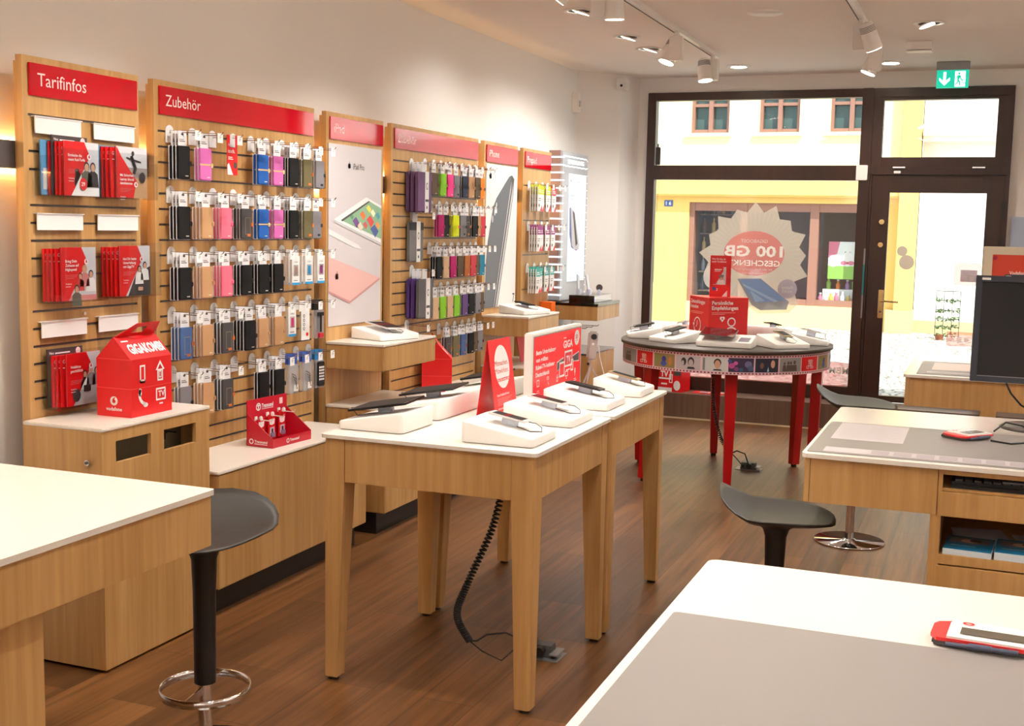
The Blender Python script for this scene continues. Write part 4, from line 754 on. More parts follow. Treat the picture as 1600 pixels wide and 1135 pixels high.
# ---------------------------------------------------------------- red house-shaped boxes
def house_box(loc, rz, label, plain=False, w=.165, d=.245, h=.225):
    t = thing('house_box', label, 'box', loc, rz)      # local: gable front toward -y, long side toward +x
    ap = .085 if not plain else .1
    mb = MB(); poly = [(0, 0), (w, 0), (w, h), (w / 2, h + ap), (0, h)]
    Mx = Matrix(((1, 0, 0, 0), (0, 0, 1, 0), (0, 1, 0, 0), (0, 0, 0, 1)))
    V = [(p[0], 0, p[1]) for p in poly] + [(p[0], d, p[1]) for p in poly]; n = 5
    mb.add(V, [(0, 1, 2, 3, 4), (9, 8, 7, 6, 5)] + [(i, i + n, (i + 1) % n + n, (i + 1) % n) for i in range(n)], RED)
    mb.add([(-.001, -.001, h * .49), (w + .001, -.001, h * .49), (w + .001, -.001, h * .5), (-.001, -.001, h * .5)], [(0, 1, 2, 3)], mat('red_edge', (240, 90, 80), .5)); mb.add([(w + .001, 0, h * .49), (w + .001, d, h * .49), (w + .001, d, h * .5), (w + .001, 0, h * .5)], [(0, 1, 2, 3)], MATS['red_edge'])
    mb.add([(0, -.001, h - .001), (w, -.001, h - .001), (w, -.001, h + .001), (0, -.001, h + .001)], [(0, 1, 2, 3)], MATS['red_edge'])
    mb.obj('box_body', t)
    # carrying handle on the ridge, with a slot
    mb = MB(); x = w / 2; zz = h + ap; s = .05; L = d
    P = [(x, 0, zz - .003), (x, L, zz - .003), (x + s * .9, L * .92, zz + s), (x + s * .9, L * .35, zz + s)]
    def lp(a, b): # param on the flap
        p = Vector(P[0]).lerp(Vector(P[1]), a); q = Vector(P[3]).lerp(Vector(P[2]), a); return p.lerp(q, b)
    if not plain:
        for (a0, a1, b0, b1) in ((0, 1, 0, .25), (0, 1, .7, 1), (0, .3, .25, .7), (.62, 1, .25, .7)):
            c = [lp(a0, b0), lp(a1, b0), lp(a1, b1), lp(a0, b1)]; off = Vector((.6, 0, -.8)) * .0012
            mb.add(c + [q + off for q in c], [(0, 1, 2, 3), (7, 6, 5, 4), (0, 4, 5, 1), (1, 5, 6, 2), (2, 6, 7, 3), (3, 7, 4, 0)], RED)
    else: mb.add([(x, 0, zz), (x, L, zz), (x - .05, L, zz + .06), (x - .03, .01, zz + .06)] + [(x + .002, 0, zz), (x + .002, L, zz), (x - .048, L, zz + .06), (x - .028, .01, zz + .06)], [(0, 1, 2, 3), (7, 6, 5, 4), (0, 4, 5, 1), (1, 5, 6, 2), (2, 6, 7, 3), (3, 7, 4, 0)], RED)
    mb.obj('carry_handle', t)
    mb = MB()
    if not plain:
        F = frame((0, -.001, 0), (1, 0, 0), (0, 0, 1)); logo(mb, F, w / 2, .062, .018, WPAPER, RED, 1); mb.text(F, 'vodafone', w / 2 - .038, .024, .014, WPAPER, 1, .03, w=.076)
        F = frame((w + .0008, 0, 0), (0, 1, 0), (0, 0, 1))
        mb.frect(F, .05, .13, .082, .2, .007, WPAPER); mb.rect(F, .05, .13, .082, .143, WPAPER); mb.ell(F, .066, .137, .003, .003, RED, 2)
        mb.frect(F, .155, .128, .19, .175, .007, WPAPER); mb.poly(F, [(.145, .172), (.1725, .21), (.2, .172), (.19, .172), (.1725, .196), (.155, .172)], WPAPER); mb.frect(F, .165, .14, .18, .168, .004, WPAPER)
        mb.ring(F, .085, .085, .045, .013, WPAPER, 1, 14, pi * .8, pi * 1.45); mb.ell(F, .05, .092, .009, .014, WPAPER, 1); mb.ell(F, .082, .042, .014, .009, WPAPER, 1)
        mb.frect(F, .145, .05, .205, .1, .007, WPAPER); mb.rect(F, .165, .034, .187, .04, WPAPER); mb.text(F, 'TV', .16, .066, .022, WPAPER, 1, .03)
        F = frame((w, 0, h), (0, 1, 0), (-w / 2, 0, ap)); mb.text(F, 'GIGAKOMBI', .03, .028, .046, WPAPER, 1, .04, w=d - .04); mb.rect(F, .02, .088, .06, .094, WPAPER)
    else:
        F = frame((w + .0008, 0, 0), (0, 1, 0), (0, 0, 1)); mb.frect(F, .04, .12, .1, .18, .007, WPAPER); mb.frect(F, .04, .04, .1, .09, .007, WPAPER)
        F = frame((w, 0, h), (0, 1, 0), (-w / 2, 0, ap)); mb.rect(F, 0.0, .04, .06, .09, mat('pale_pink', (240, 210, 214), .4))
    mb.obj('print', t); return t
house_box((-3.195, 3.70, .93), 0, 'red house-shaped gift box with white icons on the tall oak cabinet')
hb = house_box((-3.275, 6.755, .636), radians(24), 'plain red house-shaped box on the low cabinet behind the front table', True, w=.19, d=.16, h=.215)
# red memory card display
td = thing('counter_display', 'dark red cardboard counter display with small packs on the low oak cabinet', 'counter display', (-3.21, 4.735, .636), radians(-4))
TR = mat('display_red', (190, 20, 44), .35); w, L = .15, .31; mb = MB()
mb.box(0, .004, 0, L, 0, .215, TR).box(0, w, 0, L, 0, .003, TR).box(w - .003, w, 0, L, 0, .042, TR)
for y in (0, L - .003):
    V = [(0, y, 0), (w, y, 0), (w, y, .045), (.0, y, .155)]; mb.add(V + [(a, y + .003, c) for a, b, c in V], [(0, 1, 2, 3), (7, 6, 5, 4), (0, 4, 5, 1), (1, 5, 6, 2), (2, 6, 7, 3), (3, 7, 4, 0)], TR)
mb.obj('tray', td); mb = MB()
F = frame((.004, 0, 0), (0, 1, 0), (0, 0, 1)); mb.ring(F, .085, .175, .019, .005, WPAPER); mb.rect(F, .081, .16, .089, .186, WPAPER); mb.rect(F, .074, .178, .096, .184, WPAPER); mb.text(F, 'Transcend', .11, .168, .02, WPAPER, 1, .03, w=.09); mb.rect(F, .11, .16, .2, .163, WPAPER); mb.rect(F, .25, .17, .275, .2, mat('pale_pink', (240, 210, 214), .4)); mb.rect(F, .1, .118, .3, .12, mat('red_edge', (240, 90, 80), .5))
mb.obj('display_print', td); mb = MB(); F = frame((w, 0, 0), (0, 1, 0), (0, 0, 1)); mb.ring(F, .12, .021, .011, .004, WPAPER); mb.text(F, 'Transcend', .135, .016, .013, WPAPER, 1, .03, w=.075)
mb.obj('display_print', td); mb = MB(); F = frame((0, 0, 0), (1, 0, 0), (0, 0, 1)); mb.ring(F, .028, .024, .013, .005, WPAPER); mb.text(F, 'Transcend', .046, .02, .012, WPAPER, 1, .03, w=.075); mb.rect(F, .046, .012, .12, .015, WPAPER)
mb.obj('display_print', td)
for k, (y, z) in enumerate(((.06, .118), (.15, .128), (.24, .138))):
    mb = MB(); mb.tube([(.004, y, z), (.1, y, z), (.108, y, z + .012)], .0028, WPLAS, 6); mb.box(.004, .012, y - .01, y + .01, z - .006, z + .014, WPLAS, .002).box(.03, .045, y - .009, y + .009, z - .004, z + .018, WPLAS, .004); mb.obj('peg', td)
for k, (y, z) in enumerate(((.06, .118), (.15, .128), (.24, .138))):
    t = thing('memory_card_pack', 'small red pack on the %s peg from left in the dark red counter display' % ORD[k], 'pack', (-3.17, 4.735 + y, .636), 0, 'packs in the red counter display')
    mb = MB(); mb.box(0, .002, -.03, .03, .015, z + .006, RED); F = frame((.002, 0, 0), (0, 1, 0), (0, 0, 1)); mb.rect(F, -.018, .03, .022, .07, mat('card_pale', (200, 196, 204), .4)); mb.rect(F, -.004, .035, .012, .062, BLACK, 2); mb.poly(F, [(-.02, .085), (.0, .08), (.02, .085), (.024, .11), (-.024, .11)], LBL, 2); mb.obj('card', t)
    MB().box(.003, .012, -.015, .02, .02, .045, mat('pack_silver', (170, 176, 214), .2, .5), .003).obj('blister', t)

# ---------------------------------------------------------------- oak tables in the middle
TZ = .93
def wood_table(x0, x1, y0, y1, label, ch=(0, 0)):
    t = thing('display_table', label, 'table', (0, 0, 0)); a = .012
    mb = MB(); r = .02
    P = []
    for (cx_, cy_, s) in ((x0 + r, y0 + r, 2), (x1 - r, y0 + r, 3), (x1 - r, y1 - r, 0), (x0 + r, y1 - r, 1)):
        for k in range(4): an = (s + k / 3) * pi / 2; P.append((cx_ + r * cos(an), cy_ + r * sin(an)))
    mb.prism(P, TZ - .013, TZ, WHITE); mb.obj('tabletop', t)
    ax0, ax1, ay0, ay1 = x0 + a, x1 - a, y0 + a, y1 - a; zt, zb = TZ - .014, .757
    for nm, b in (('apron', (ax0 + .085, ax1 - .085, ay0 + .002, ay0 + .02)), ('apron', (ax0 + .085, ax1 - .085, ay1 - .02, ay1 - .002)), ('apron', (ax0 + .002, ax0 + .02, ay0 + .085, ay1 - .085)), ('apron', (ax1 - .02, ax1 - .002, ay0 + .085, ay1 - .085))):
        MB().box(*b, zb, zt, OAK).obj(nm, t)
    for sx in (0, 1):
        for sy in (0, 1):
            X = ax1 if sx else ax0; Y = ay1 if sy else ay0; dx = -1 if sx else 1; dy = -1 if sy else 1
            def sq(w_): 
                q = [(X, Y), (X + dx * w_, Y), (X + dx * w_, Y + dy * w_), (X, Y + dy * w_)]
                c = .012; q = [(X + dx * c, Y), (X + dx * w_, Y), (X + dx * w_, Y + dy * w_), (X, Y + dy * w_), (X, Y + dy * c), (X + dx * c * .3, Y + dy * c * .3)]
                return q if dx * dy > 0 else q[::-1]
            mb = MB(); mb.prism(sq(.083), zb, zt, OAK); mb.prism(sq(.056), .014, zb, OAK, top=sq(.083)); lg = mb.obj('leg', t)
            MB().cyl((X + dx * .028, Y + dy * .028, 0), (X + dx * .028, Y + dy * .028, .014), .02, BLACK, 14).obj('foot', lg)
    return t
wood_table(-2.225, -1.38, 3.745, 4.625, 'oak table with white top nearest the camera in the middle of the shop')
wood_table(-2.225, -1.38, 4.64, 5.53, 'second oak table with white top directly behind the first one')

PHW = mat('phone_white', (236, 234, 234), .25); PHG = mat('phone_gold', (206, 186, 150), .3, .6); PHB = mat('phone_black', (40, 38, 38), .25); SCRD = mat('screen_dark', (44, 38, 36), .6, spec=.15); SCRR = mat('screen_red', (112, 8, 20), .6, spec=.15)
ICE = mat('bracket_clear', (222, 230, 246), .3)
def dock(loc, rz, label, w=.27, d=.27, h0=.03, h1=.078, phone='white', win=None, tl=.15, tw=.074, cable=True, dz=0.026, off=0.0, card=False):
    """local: low edge at +x, high edge at -x, origin at the centre of the base"""
    t = thing('phone_display', label, 'display stand', loc, rz); r = .018
    def rr(i):
        P = []
        for (cx_, cy_, s) in ((-w / 2 + r, -d / 2 + r, 2), (w / 2 - r, -d / 2 + r, 3), (w / 2 - r, d / 2 - r, 0), (-w / 2 + r, d / 2 - r, 1)):
            for k in range(5): an = (s + k / 4) * pi / 2; P.append((cx_ + (r - i) * cos(an), cy_ + (r - i) * sin(an)))
        return P
    zz = lambda x: h0 + (h1 - h0) * (w / 2 - x) / w
    B_ = rr(0); I_ = rr(.004); n = len(B_)
    V = [(p[0], p[1], .003) for p in B_] + [(p[0], p[1], zz(p[0]) - .004) for p in B_] + [(p[0], p[1], zz(p[0])) for p in I_]
    mb = MB(); mb.add(V, [(i, (i + 1) % n, n + (i + 1) % n, n + i) for i in range(n)] + [(n + i, n + (i + 1) % n, 2 * n + (i + 1) % n, 2 * n + i) for i in range(n)], WPLAS, None, True)
    mb.add(V, [tuple(range(2 * n, 3 * n)), tuple(reversed(range(n)))], WPLAS); mb.prism(rr(.006), 0, .003, DGREY); mb.obj('stand_base', t)
    sl = atan2(h1 - h0, w); T_ = Matrix.Translation((0, off, zz(0))) @ Matrix.Rotation(sl, 4, 'Y')
    MB(T_).box(-.03, .03, -.012, .012, 0.0005, dz, ICE, .003).obj('bracket', t)
    body = {'white': PHW, 'gold': PHG, 'black': PHB, 'red': GREY}[phone]
    T2 = T_ @ Matrix.Translation((-.005, 0, dz)) @ Matrix.Rotation(radians(-3), 4, 'X')
    ph = MB(T2).box(-tl / 2, tl / 2, -tw / 2, tw / 2, 0, .008, body, .003).obj('device', t)
    mb = MB(); F = T2 @ Matrix.Translation((0, 0, .008)); e = .016 if phone != 'red' else .006
    mb.rect(F, -tl / 2 + e, -tw / 2 + .005, tl / 2 - e, tw / 2 - .005, SCRD, 1)
    if phone == 'white': mb.rect(F, -tl * .12, -tw / 2 + .006, tl * .02, tw / 2 - .006, SCRR, 2) if win is None else mb.rect(F, -tl / 2 + e, -tw / 2 + .006, -tl * .05, tw / 2 - .006, SCRR, 2)
    if phone == 'red': mb.rect(F, -tl / 2 + .006, -tw / 2 + .006, tl / 2 - .006, tw / 2 - .006, mat('screen_maroon', (96, 16, 24), .1, emit=.1), 2)
    mb.obj('screen', ph)
    if cable:
        z = zz(tl / 2); mb = MB(); mb.tube([T2 @ Vector((tl / 2, 0, .003)), T2 @ Vector((tl / 2 + .025, .006, .004)), (w / 2 - .03, .045, zz(w / 2 - .03) + .012), (w / 2 - .02, .02, zz(w / 2 - .02) + .003), (w / 2 - .05, -.02, zz(w / 2 - .05) + .002), (.02, 0, zz(0.02) + .003)], .0016, BLACK, 5); mb.obj('cable', t)
    if card: 
        F = Matrix.Translation((w * .1, d * .34, zz(w * .1))) @ Matrix.Rotation(sl, 4, 'Y'); MB().rect(F, -.05, -.035, .05, .035, mat('label_violet', (90, 84, 104), .3), 1).obj('info_card', t)
    return t
dock((-1.565, 3.955, TZ), 0, 'white wedge stand with white phone, nearest the camera at the right table edge', d=.25, w=.275)
dock((-1.585, 4.425, TZ), 0, 'white wedge stand with white phone, second along the right table edge', d=.27, w=.29, win=1, tl=.165, tw=.082)
dock((-1.59, 4.90, TZ), 0, 'white wedge stand with black phone, third along the right table edge', d=.28, w=.29, phone='black', tl=.165, tw=.082)
dock((-1.545, 5.35, TZ), 0, 'white wedge stand with gold phone at the far corner of the second table', d=.26, w=.23, phone='gold', dz=.024)
dock((-2.085, 4.0, TZ), pi, 'white wedge stand with black tablet at the left front table corner', d=.27, w=.27, phone='black', tl=.25, tw=.17, cable=True, dz=.03)
dock((-2.09, 4.43, TZ), pi, 'long white wedge stand with black tablet behind the left front one', d=.45, w=.26, h0=.035, h1=.08, phone='black', tl=.25, tw=.17, off=-.0, dz=.03)
dock((-2.08, 4.98, TZ), pi, 'white wedge stand with dark tablet behind the red tent card', d=.40, w=.26, phone='black', tl=.22, tw=.15, dz=.035)
# tent card
tt = thing('tent_card', 'red A-shaped tent card with white oval on the front table', 'tent card', (-1.825, 4.355, TZ), 0)
RT = mat('tent_red', (226, 30, 38), .35); mb = MB(); L = .235; hz_ = .31; b2 = .042
for s in (-1, 1):
    V = [(s * b2, 0, 0), (s * b2, L, 0), (0, L - .0, hz_), (0, .0, hz_)]; o_ = Vector((s * .0015, 0, .0003)); mb.add([Vector(v) for v in V] + [Vector(v) + o_ for v in V], [(0, 1, 2, 3), (7, 6, 5, 4), (0, 4, 5, 1), (1, 5, 6, 2), (2, 6, 7, 3), (3, 7, 4, 0)], RT)
mb.obj('folded_card', tt)
F = frame((b2 + .0016, 0, 0), (0, 1, 0), (-b2, 0, hz_)); mb = MB(); H_ = sqrt(b2 * b2 + hz_ * hz_)
mb.ell(F, L / 2, H_ * .64, .078, .088, WPAPER, 1, 32); RTX = mat('print_red', (200, 70, 60), .6)
mb.text(F, 'Mitmachen.', .042, H_ * .66, .022, RTX, 2, .0, w=.14); mb.text(F, 'Mitwirken.', .042, H_ * .56, .022, RTX, 2, .0, w=.14)
mb.rect(F, .03, H_ * .455, L - .03, H_ * .495, RT, 2); mb.text(F, 'Was Dich bewegt zählt', .05, H_ * .463, .01, WPAPER, 3, .02, w=.13)
mb.text(F, 'Unser Feedback-Forum', .035, H_ * .27, .01, WPAPER, 1, .02, w=.13)
for i in range(5): mb.rect(F, .035, H_ * (.235 - i * .02), .19 - (i % 3) * .02, H_ * (.24 - i * .02), mat('print_pink', (244, 170, 164), .6), 1)
mb.text(F, 'Jetzt anmelden', .035, H_ * .1, .008, WPAPER, 1, .02, w=.09); mb.text(F, 'www.feedback-forum.de', .035, H_ * .05, .008, WPAPER, 1, .02, w=.14); mb.obj('card_print', tt)
# red screen sign
ss = thing('display_screen', 'white framed red advertising screen GIGA TV standing on the oak tables', 'screen', (-1.78, 4.76, TZ), 0)
MB().box(-.04, 0, -.012, .652, .0, .312, WPLAS, .005).obj('casing', ss)
F = frame((.0002, 0, 0), (0, 1, 0), (0, 0, 1)); mb = MB(); mb.rect(F, .0, .028, .635, .295, mat('screen_red_lit', (222, 26, 34), .25, emit=.25), 1); mb.frect(F, -.003, .025, .638, .298, .004, mat('bezel_grey', (130, 122, 124), .4), 2)
for i, q in enumerate(('Beste Unterhaltung', 'vom größten', 'Kabel-TV-Anbieter', 'Deutschlands')): mb.text(F, q, .03, .215 - i * .032, .019, WPAPER, 2, .03, w=(.25, .15, .24, .17)[i])
mb.text(F, 'GIGA', .385, .215, .034, WPAPER, 2, .03, w=.13); mb.text(F, 'Vodafone', .385, .258, .007, WPAPER, 2, .01)
mb.ell(F, .575, .25, .036, .036, WPAPER, 2); mb.text(F, 'SD', .555, .245, .02, RT, 3, .02); mb.rect(F, .555, .235, .595, .238, RT, 3)
mb.frect(F, .4, .125, .51, .2, .009, WPAPER, 4); mb.text(F, 'TV', .425, .142, .034, WPAPER, 5, .04, w=.06); mb.rect(F, .409, .134, .501, .191, RT, 3); mb.rect(F, .425, .108, .48, .113, WPAPER, 4)
mb.frect(F, .33, .085, .405, .155, .009, WPAPER, 4); mb.rect(F, .339, .094, .396, .146, RT, 4); mb.frect(F, .49, .1, .525, .155, .008, WPAPER, 5)
mb.poly(F, [(.3, .16), (.39, .175), (.39, .135), (.3, .115)], mat('pale_pink', (240, 210, 214), .4), 2); mb.poly(F, [(.305, .155), (.39, .168), (.39, .14), (.305, .12)], DGREY, 3); mb.poly(F, [(.52, .17), (.615, .185), (.615, .135), (.52, .14)], MATS['pale_pink'], 2); mb.poly(F, [(.52, .165), (.61, .178), (.61, .14), (.52, .145)], DGREY, 3)
for i in range(5):
    x = .045 + i * .125
    if i == 0: mb.frect(F, x, .075, x + .03, .105, .004, WPAPER, 2)
    elif i == 1: mb.ring(F, x + .008, .1, .008, .003, WPAPER, 2); mb.ring(F, x + .022, .1, .008, .003, WPAPER, 2); mb.poly(F, [(x + .012, .09), (x + .028, .07), (x + .022, .07)], WPAPER, 2)
    elif i == 2: mb.frect(F, x + .004, .07, x + .026, .092, .004, WPAPER, 2); mb.ring(F, x + .015, .094, .009, .003, WPAPER, 2)
    elif i == 3: mb.frect(F, x, .08, x + .035, .106, .004, WPAPER, 2); mb.rect(F, x + .01, .07, x + .025, .074, WPAPER, 2)
    else: mb.ell(F, x + .013, .095, .008, .014, WPAPER, 2); mb.rect(F, x + .011, .07, x + .015, .082, WPAPER, 2)
    mb.rect(F, x, .055, x + .03, .058, WPAPER, 2); mb.rect(F, x - .006, .047, x + .04, .05, MATS['pale_pink'], 2)
mb.obj('screen_picture', ss)
# small tripod camera
tp = thing('tripod_camera', 'small silver two-lens camera on a mini tripod on the second oak table', 'camera', (-1.74, 5.44, TZ), 0)
mb = MB(); SV = mat('tripod_silver', (176, 168, 164), .4, .2)
for a in (.5, 2.6, 4.6): mb.cyl((.06 * cos(a), .06 * sin(a), .002), (0, 0, .105), .004, SV, 8)
mb.cyl((0, 0, .1), (0, 0, .135), .006, SV, 8).cyl((-.018, 0, .115), (-.008, 0, .115), .007, BLACK, 8).lathe([(.017, .132), (.017, .136)], SV, n=16); mb.obj('tripod', tp)
mb = MB(); q = Matrix.Translation((0, 0, .138)) @ Matrix.Rotation(radians(-55), 4, 'Z') @ Matrix.Rotation(radians(-4), 4, 'X'); mb.M = q; mb.box(-.011, .011, -.024, .024, 0, .135, SV, .008); mb.obj('camera_body', tp)
mb = MB(q); mb.cyl((.008, -.0, .11), (.019, 0, .11), .014, BLACK, 16).cyl((.01, .0, .075), (.0125, .0, .075), .006, LBL, 12); mb.obj('lens', tp)
MB().tube([(.018, .02, .20), (.03, .025, .2), (.034, .03, .15), (.05, .05, .07), (.06, .08, .005)], .0022, PHW, 5).obj('cable', tp)
# coiled cable under the table and floor boxes
def coil(P, r, R, turns, name, label, cat='cable'):
    P = [Vector(p) for p in P]
    def bez(t):
        n = len(P) - 1; i = min(int(t * n), n - 1); u = t * n - i; a, b, c, d = P[max(i - 1, 0)], P[i], P[i + 1], P[min(i + 2, n)]
        return .5 * ((2 * b) + (c - a) * u + (2 * a - 5 * b + 4 * c - d) * u * u + (3 * b - a - 3 * c + d) * u ** 3)
    N = turns * 8; Q = []
    for k in range(N + 1):
        t = k / N; p = bez(t); d = (bez(min(t + .01, 1)) - bez(max(t - .01, 0))).normalized(); s = d.cross(Vector((0, 1, 0))).normalized(); u = s.cross(d); a = 2 * pi * k / 8
        Q.append(p + s * R * cos(a) + u * R * sin(a))
    return Q
cc = thing('coiled_cable', 'black coiled cable hanging under the oak table', 'cable', (0, 0, 0))
A = [(-1.72, 4.32, .757), (-1.76, 4.30, .52), (-1.83, 4.22, .30), (-1.86, 4.18, .17), (-1.80, 4.17, .075)]
MB().tube(coil(A, 0, .0125, 62, '', ''), .0045, BLACK, 5).obj('coil', cc)
mb = MB(); mb.tube([(-1.80, 4.17, .075), (-1.77, 4.17, .08), (-1.74, 4.20, .1), (-1.68, 4.25, .1), (-1.62, 4.3, .06)], .004, BLACK, 5).tube([(-1.80, 4.17, .075), (-1.74, 4.15, .05), (-1.66, 4.16, .02), (-1.62, 4.2, .06)], .003, BLACK, 5); mb.obj('cable_end', cc)
def floorbox(x, y, label):
    t = thing('floor_socket', label, 'floor socket', (x, y, 0), 0)
    MB().box(-.09, .09, -.06, .06, 0, .004, GREY, .0015).obj('cover_plate', t)
    mb = MB(); V = [(-.055, -.03), (.055, -.03), (.055, .03), (-.055, .03)]; mb.prism(V, .004, .05, DGREY, top=[(-.05, -.02), (.05, -.02), (.05, .03), (-.05, .03)]); mb.box(.05, .085, -.045, .045, .02, .026, GREY); mb.obj('socket_block', t)
    mb = MB(); mb.cyl((.01, -.05, .03), (.01, -.024, .032), .019, BLACK, 14).cyl((-.035, -.045, .03), (-.035, -.024, .03), .01, BLACK, 10); mb.obj('plug', t)
    return t
floorbox(-1.56, 4.33, 'grey floor socket half hidden behind the front table leg')
floorbox(-1.50, 8.45, 'open grey floor socket with two plugs under the round table')

# ---------------------------------------------------------------- round table
RC = (-1.665, 8.27); RR = .725
rt = thing('round_table', 'round dark-topped table with film strip rim on red legs by the window', 'table', (RC[0], RC[1], 0), 0)
MB().lathe([(.001, .905), (RR - .03, .905), (RR, .908), (RR, .927), (RR - .003, .93), (.001, .93)], mat('dark_tabletop', (66, 55, 46), .4), n=96).obj('tabletop', rt)
mb = MB(); mb.lathe([(RR - .035, .905), (RR - .035, .80), (RR - .02, .80), (RR - .02, .905)], REDL, n=96); mb.obj('rim', rt)
for (x, y) in ((-1.509, 7.714), (-1.221, 8.70), (-1.844, 8.86), (-2.078, 7.73), (-2.27, 8.334), (-1.045, 8.27)):
    a = atan2(y - RC[1], x - RC[0]); c = Matrix.Rotation(a, 4, 'Z'); r_ = sqrt((x - RC[0]) ** 2 + (y - RC[1]) ** 2)
    mb = MB(c); lo = [(r_ - .03, -.025), (r_ + .03, -.025), (r_ + .03, .025), (r_ - .03, .025)]; rh = min(r_ + .02, .635); hi = [(rh - .035, -.04), (rh + .035, -.04), (rh + .035, .04), (rh - .035, .04)]
    lg = mb.prism(lo, .02, .80, REDL, top=hi).prism(hi, .8, .904, REDL).obj('leg', rt); MB(c).cyl((r_, 0, 0), (r_, 0, .02), .02, BLACK, 12).obj('foot', lg)
# film strip wrapped round the rim (front half and more)
mb = MB(); FS = mat('film_strip_pale', (232, 196, 204), .5); HOLE = mat('film_hole', (130, 30, 50), .5); r0 = RR - .018; aL, aR = radians(183), radians(369); zt, zb = .903, .775
N = 100
def arc(a0, a1, z0, z1, m, lay, n):
    V = []; 
    for i in range(n + 1): a = a0 + (a1 - a0) * i / n; R_ = r0 + .0022 + lay * .0006; V += [(R_ * cos(a), R_ * sin(a), z0), (R_ * cos(a), R_ * sin(a), z1)]
    mb.add(V, [(2 * i, 2 * i + 2, 2 * i + 3, 2 * i + 1) for i in range(n)], m)
def apoly(a, zc, pts, m, lay): R_ = r0 + .0022 + lay * .0006; mb.add([(R_ * cos(a + p[0] / R_), R_ * sin(a + p[0] / R_), zc + p[1]) for p in pts], [tuple(range(len(pts)))], m)
arc(aL, aR, zb, zt, FS, 0, N)
V = []
for k in range(98):
    a = aL + (aR - aL) * (k + .5) / 98
    for z in (zt - .0095, zb + .0095): apoly(a, z, [(-.006, -.0045), (.006, -.0045), (.006, .0045), (-.006, .0045)], HOLE, 1)
def ae(a, z, x, y, rx, ry, m, lay, n=12): apoly(a, z, [(x + rx * cos(2 * pi * i / n), y + ry * sin(2 * pi * i / n)) for i in range(n)], m, lay)
frames = [(205, 225.5, 'group'), (226.4, 240, 'giga'), (241, 254.5, 'blue'), (255.3, 268.9, 'heads'), (269.7, 282.4, 'man'), (283.2, 296.4, 'violet'), (297, 309.9, 'pair'), (310.6, 324.5, 'group'), (325, 338.5, 'giga'), (339.5, 353.5, 'blue'), (354.5, 368, 'heads'), (184, 203.5, 'pair')]
zc = (zt + zb) / 2; hh = .0455
C = lambda n, c: mat(n, c, .5)
for (d0, d1, k) in frames:
    a = radians((d0 + d1) / 2); hw = radians(d1 - d0) * r0 / 2 - .001
    base = {'group': C('pic_grey', (150, 146, 146)), 'giga': RED, 'blue': C('pic_olive', (150, 130, 80)), 'heads': C('pic_pale', (196, 186, 190)), 'man': C('pic_white', (206, 206, 206)), 'violet': C('pic_night', (54, 40, 70)), 'pair': C('pic_navy', (30, 30, 50))}[k]
    arc(a - hw / r0, a + hw / r0, zc - hh, zc + hh, base, 1, 6)
    if k == 'group':
        for j, (x, s) in enumerate(((-.05, .9), (-.02, 1.1), (.0, 1.1), (.03, 1.3))): ae(a, zc, x, .012 * s, .008 * s, .01 * s, C('pic_brown', (84, 70, 64)), 3); apoly(a, zc, [(x - .016 * s, -.04), (x - .012 * s, .0), (x + .012 * s, .0), (x + .016 * s, -.04)], MATS['pic_brown'], 3)
    elif k == 'giga':
        Fm = Matrix.Rotation(a, 4, 'Z') @ Matrix.Translation((r0 + .0055, 0, zc)) @ Matrix(((0, 0, 1, 0), (1, 0, 0, 0), (0, 1, 0, 0), (0, 0, 0, 1)))
        mb.text(Fm, 'GIGA', -.024, .014, .015, WPAPER, 1, .02, w=.048); mb.frect(Fm, -.02, -.014, .02, .01, .003, WPAPER, 1); mb.text(Fm, 'TV', -.011, -.009, .013, WPAPER, 1, .03); mb.frect(Fm, -.038, -.03, -.014, -.012, .003, WPAPER, 1); mb.frect(Fm, .0, -.03, .03, -.017, .003, WPAPER, 1)
    elif k == 'blue': ae(a, zc, 0, .01, .018, .02, C('pic_blue', (64, 66, 150)), 3); ae(a, zc, -.002, -.02, .024, .018, C('pic_blue2', (70, 90, 170)), 3); ae(a, zc, .05, .0, .014, .03, C('pic_orange', (200, 130, 60)), 3); ae(a, zc, -.05, .01, .01, .028, C('pic_green', (120, 150, 70)), 3)
    elif k == 'heads': ae(a, zc, .02, .008, .022, .03, DRK, 3); ae(a, zc, .02, .0, .016, .024, C('pic_face', (190, 184, 184)), 4); ae(a, zc, -.03, .006, .018, .026, DRK, 3); ae(a, zc, -.036, -.004, .01, .018, MATS['pic_face'], 4); apoly(a, zc, [(-.005, -.04), (.0, -.026), (.04, -.026), (.05, -.04)], DRK, 3)
    elif k == 'man': ae(a, zc, .02, .012, .024, .026, HAIR, 3); ae(a, zc, .02, .0, .019, .028, SKIN, 4); apoly(a, zc, [(-.01, -.04), (.0, -.03), (.04, -.03), (.05, -.04)], DRK, 5); apoly(a, zc, [(-.075, -.04), (-.075, .04), (-.06, .04), (-.06, -.04)], C('pic_band', (130, 136, 134)), 3)
    elif k == 'violet':
        for (x, y, r_, c_) in ((-.06, -.005, .02, (190, 80, 150)), (-.035, .012, .014, (210, 90, 170)), (-.03, -.025, .015, (140, 60, 130)), (.045, .005, .024, (110, 110, 150)), (.06, -.02, .02, (70, 90, 120)), (.0, -.03, .014, (40, 90, 120)), (-.075, .025, .012, (60, 90, 150))): ae(a, zc, x, y, r_, r_ * .9, C('blob_%d_%d' % (c_[0], c_[1]), c_), 3)
    elif k == 'pair': ae(a, zc, .04, .008, .015, .026, SKIN, 3); ae(a, zc, -.035, -.002, .013, .02, C('pic_tan', (120, 80, 66)), 3); apoly(a, zc, [(.0, -.04), (.008, -.01), (.014, -.04)], C('pic_ice', (170, 200, 230)), 4)
fsx = mb.obj('film_strip', rt)
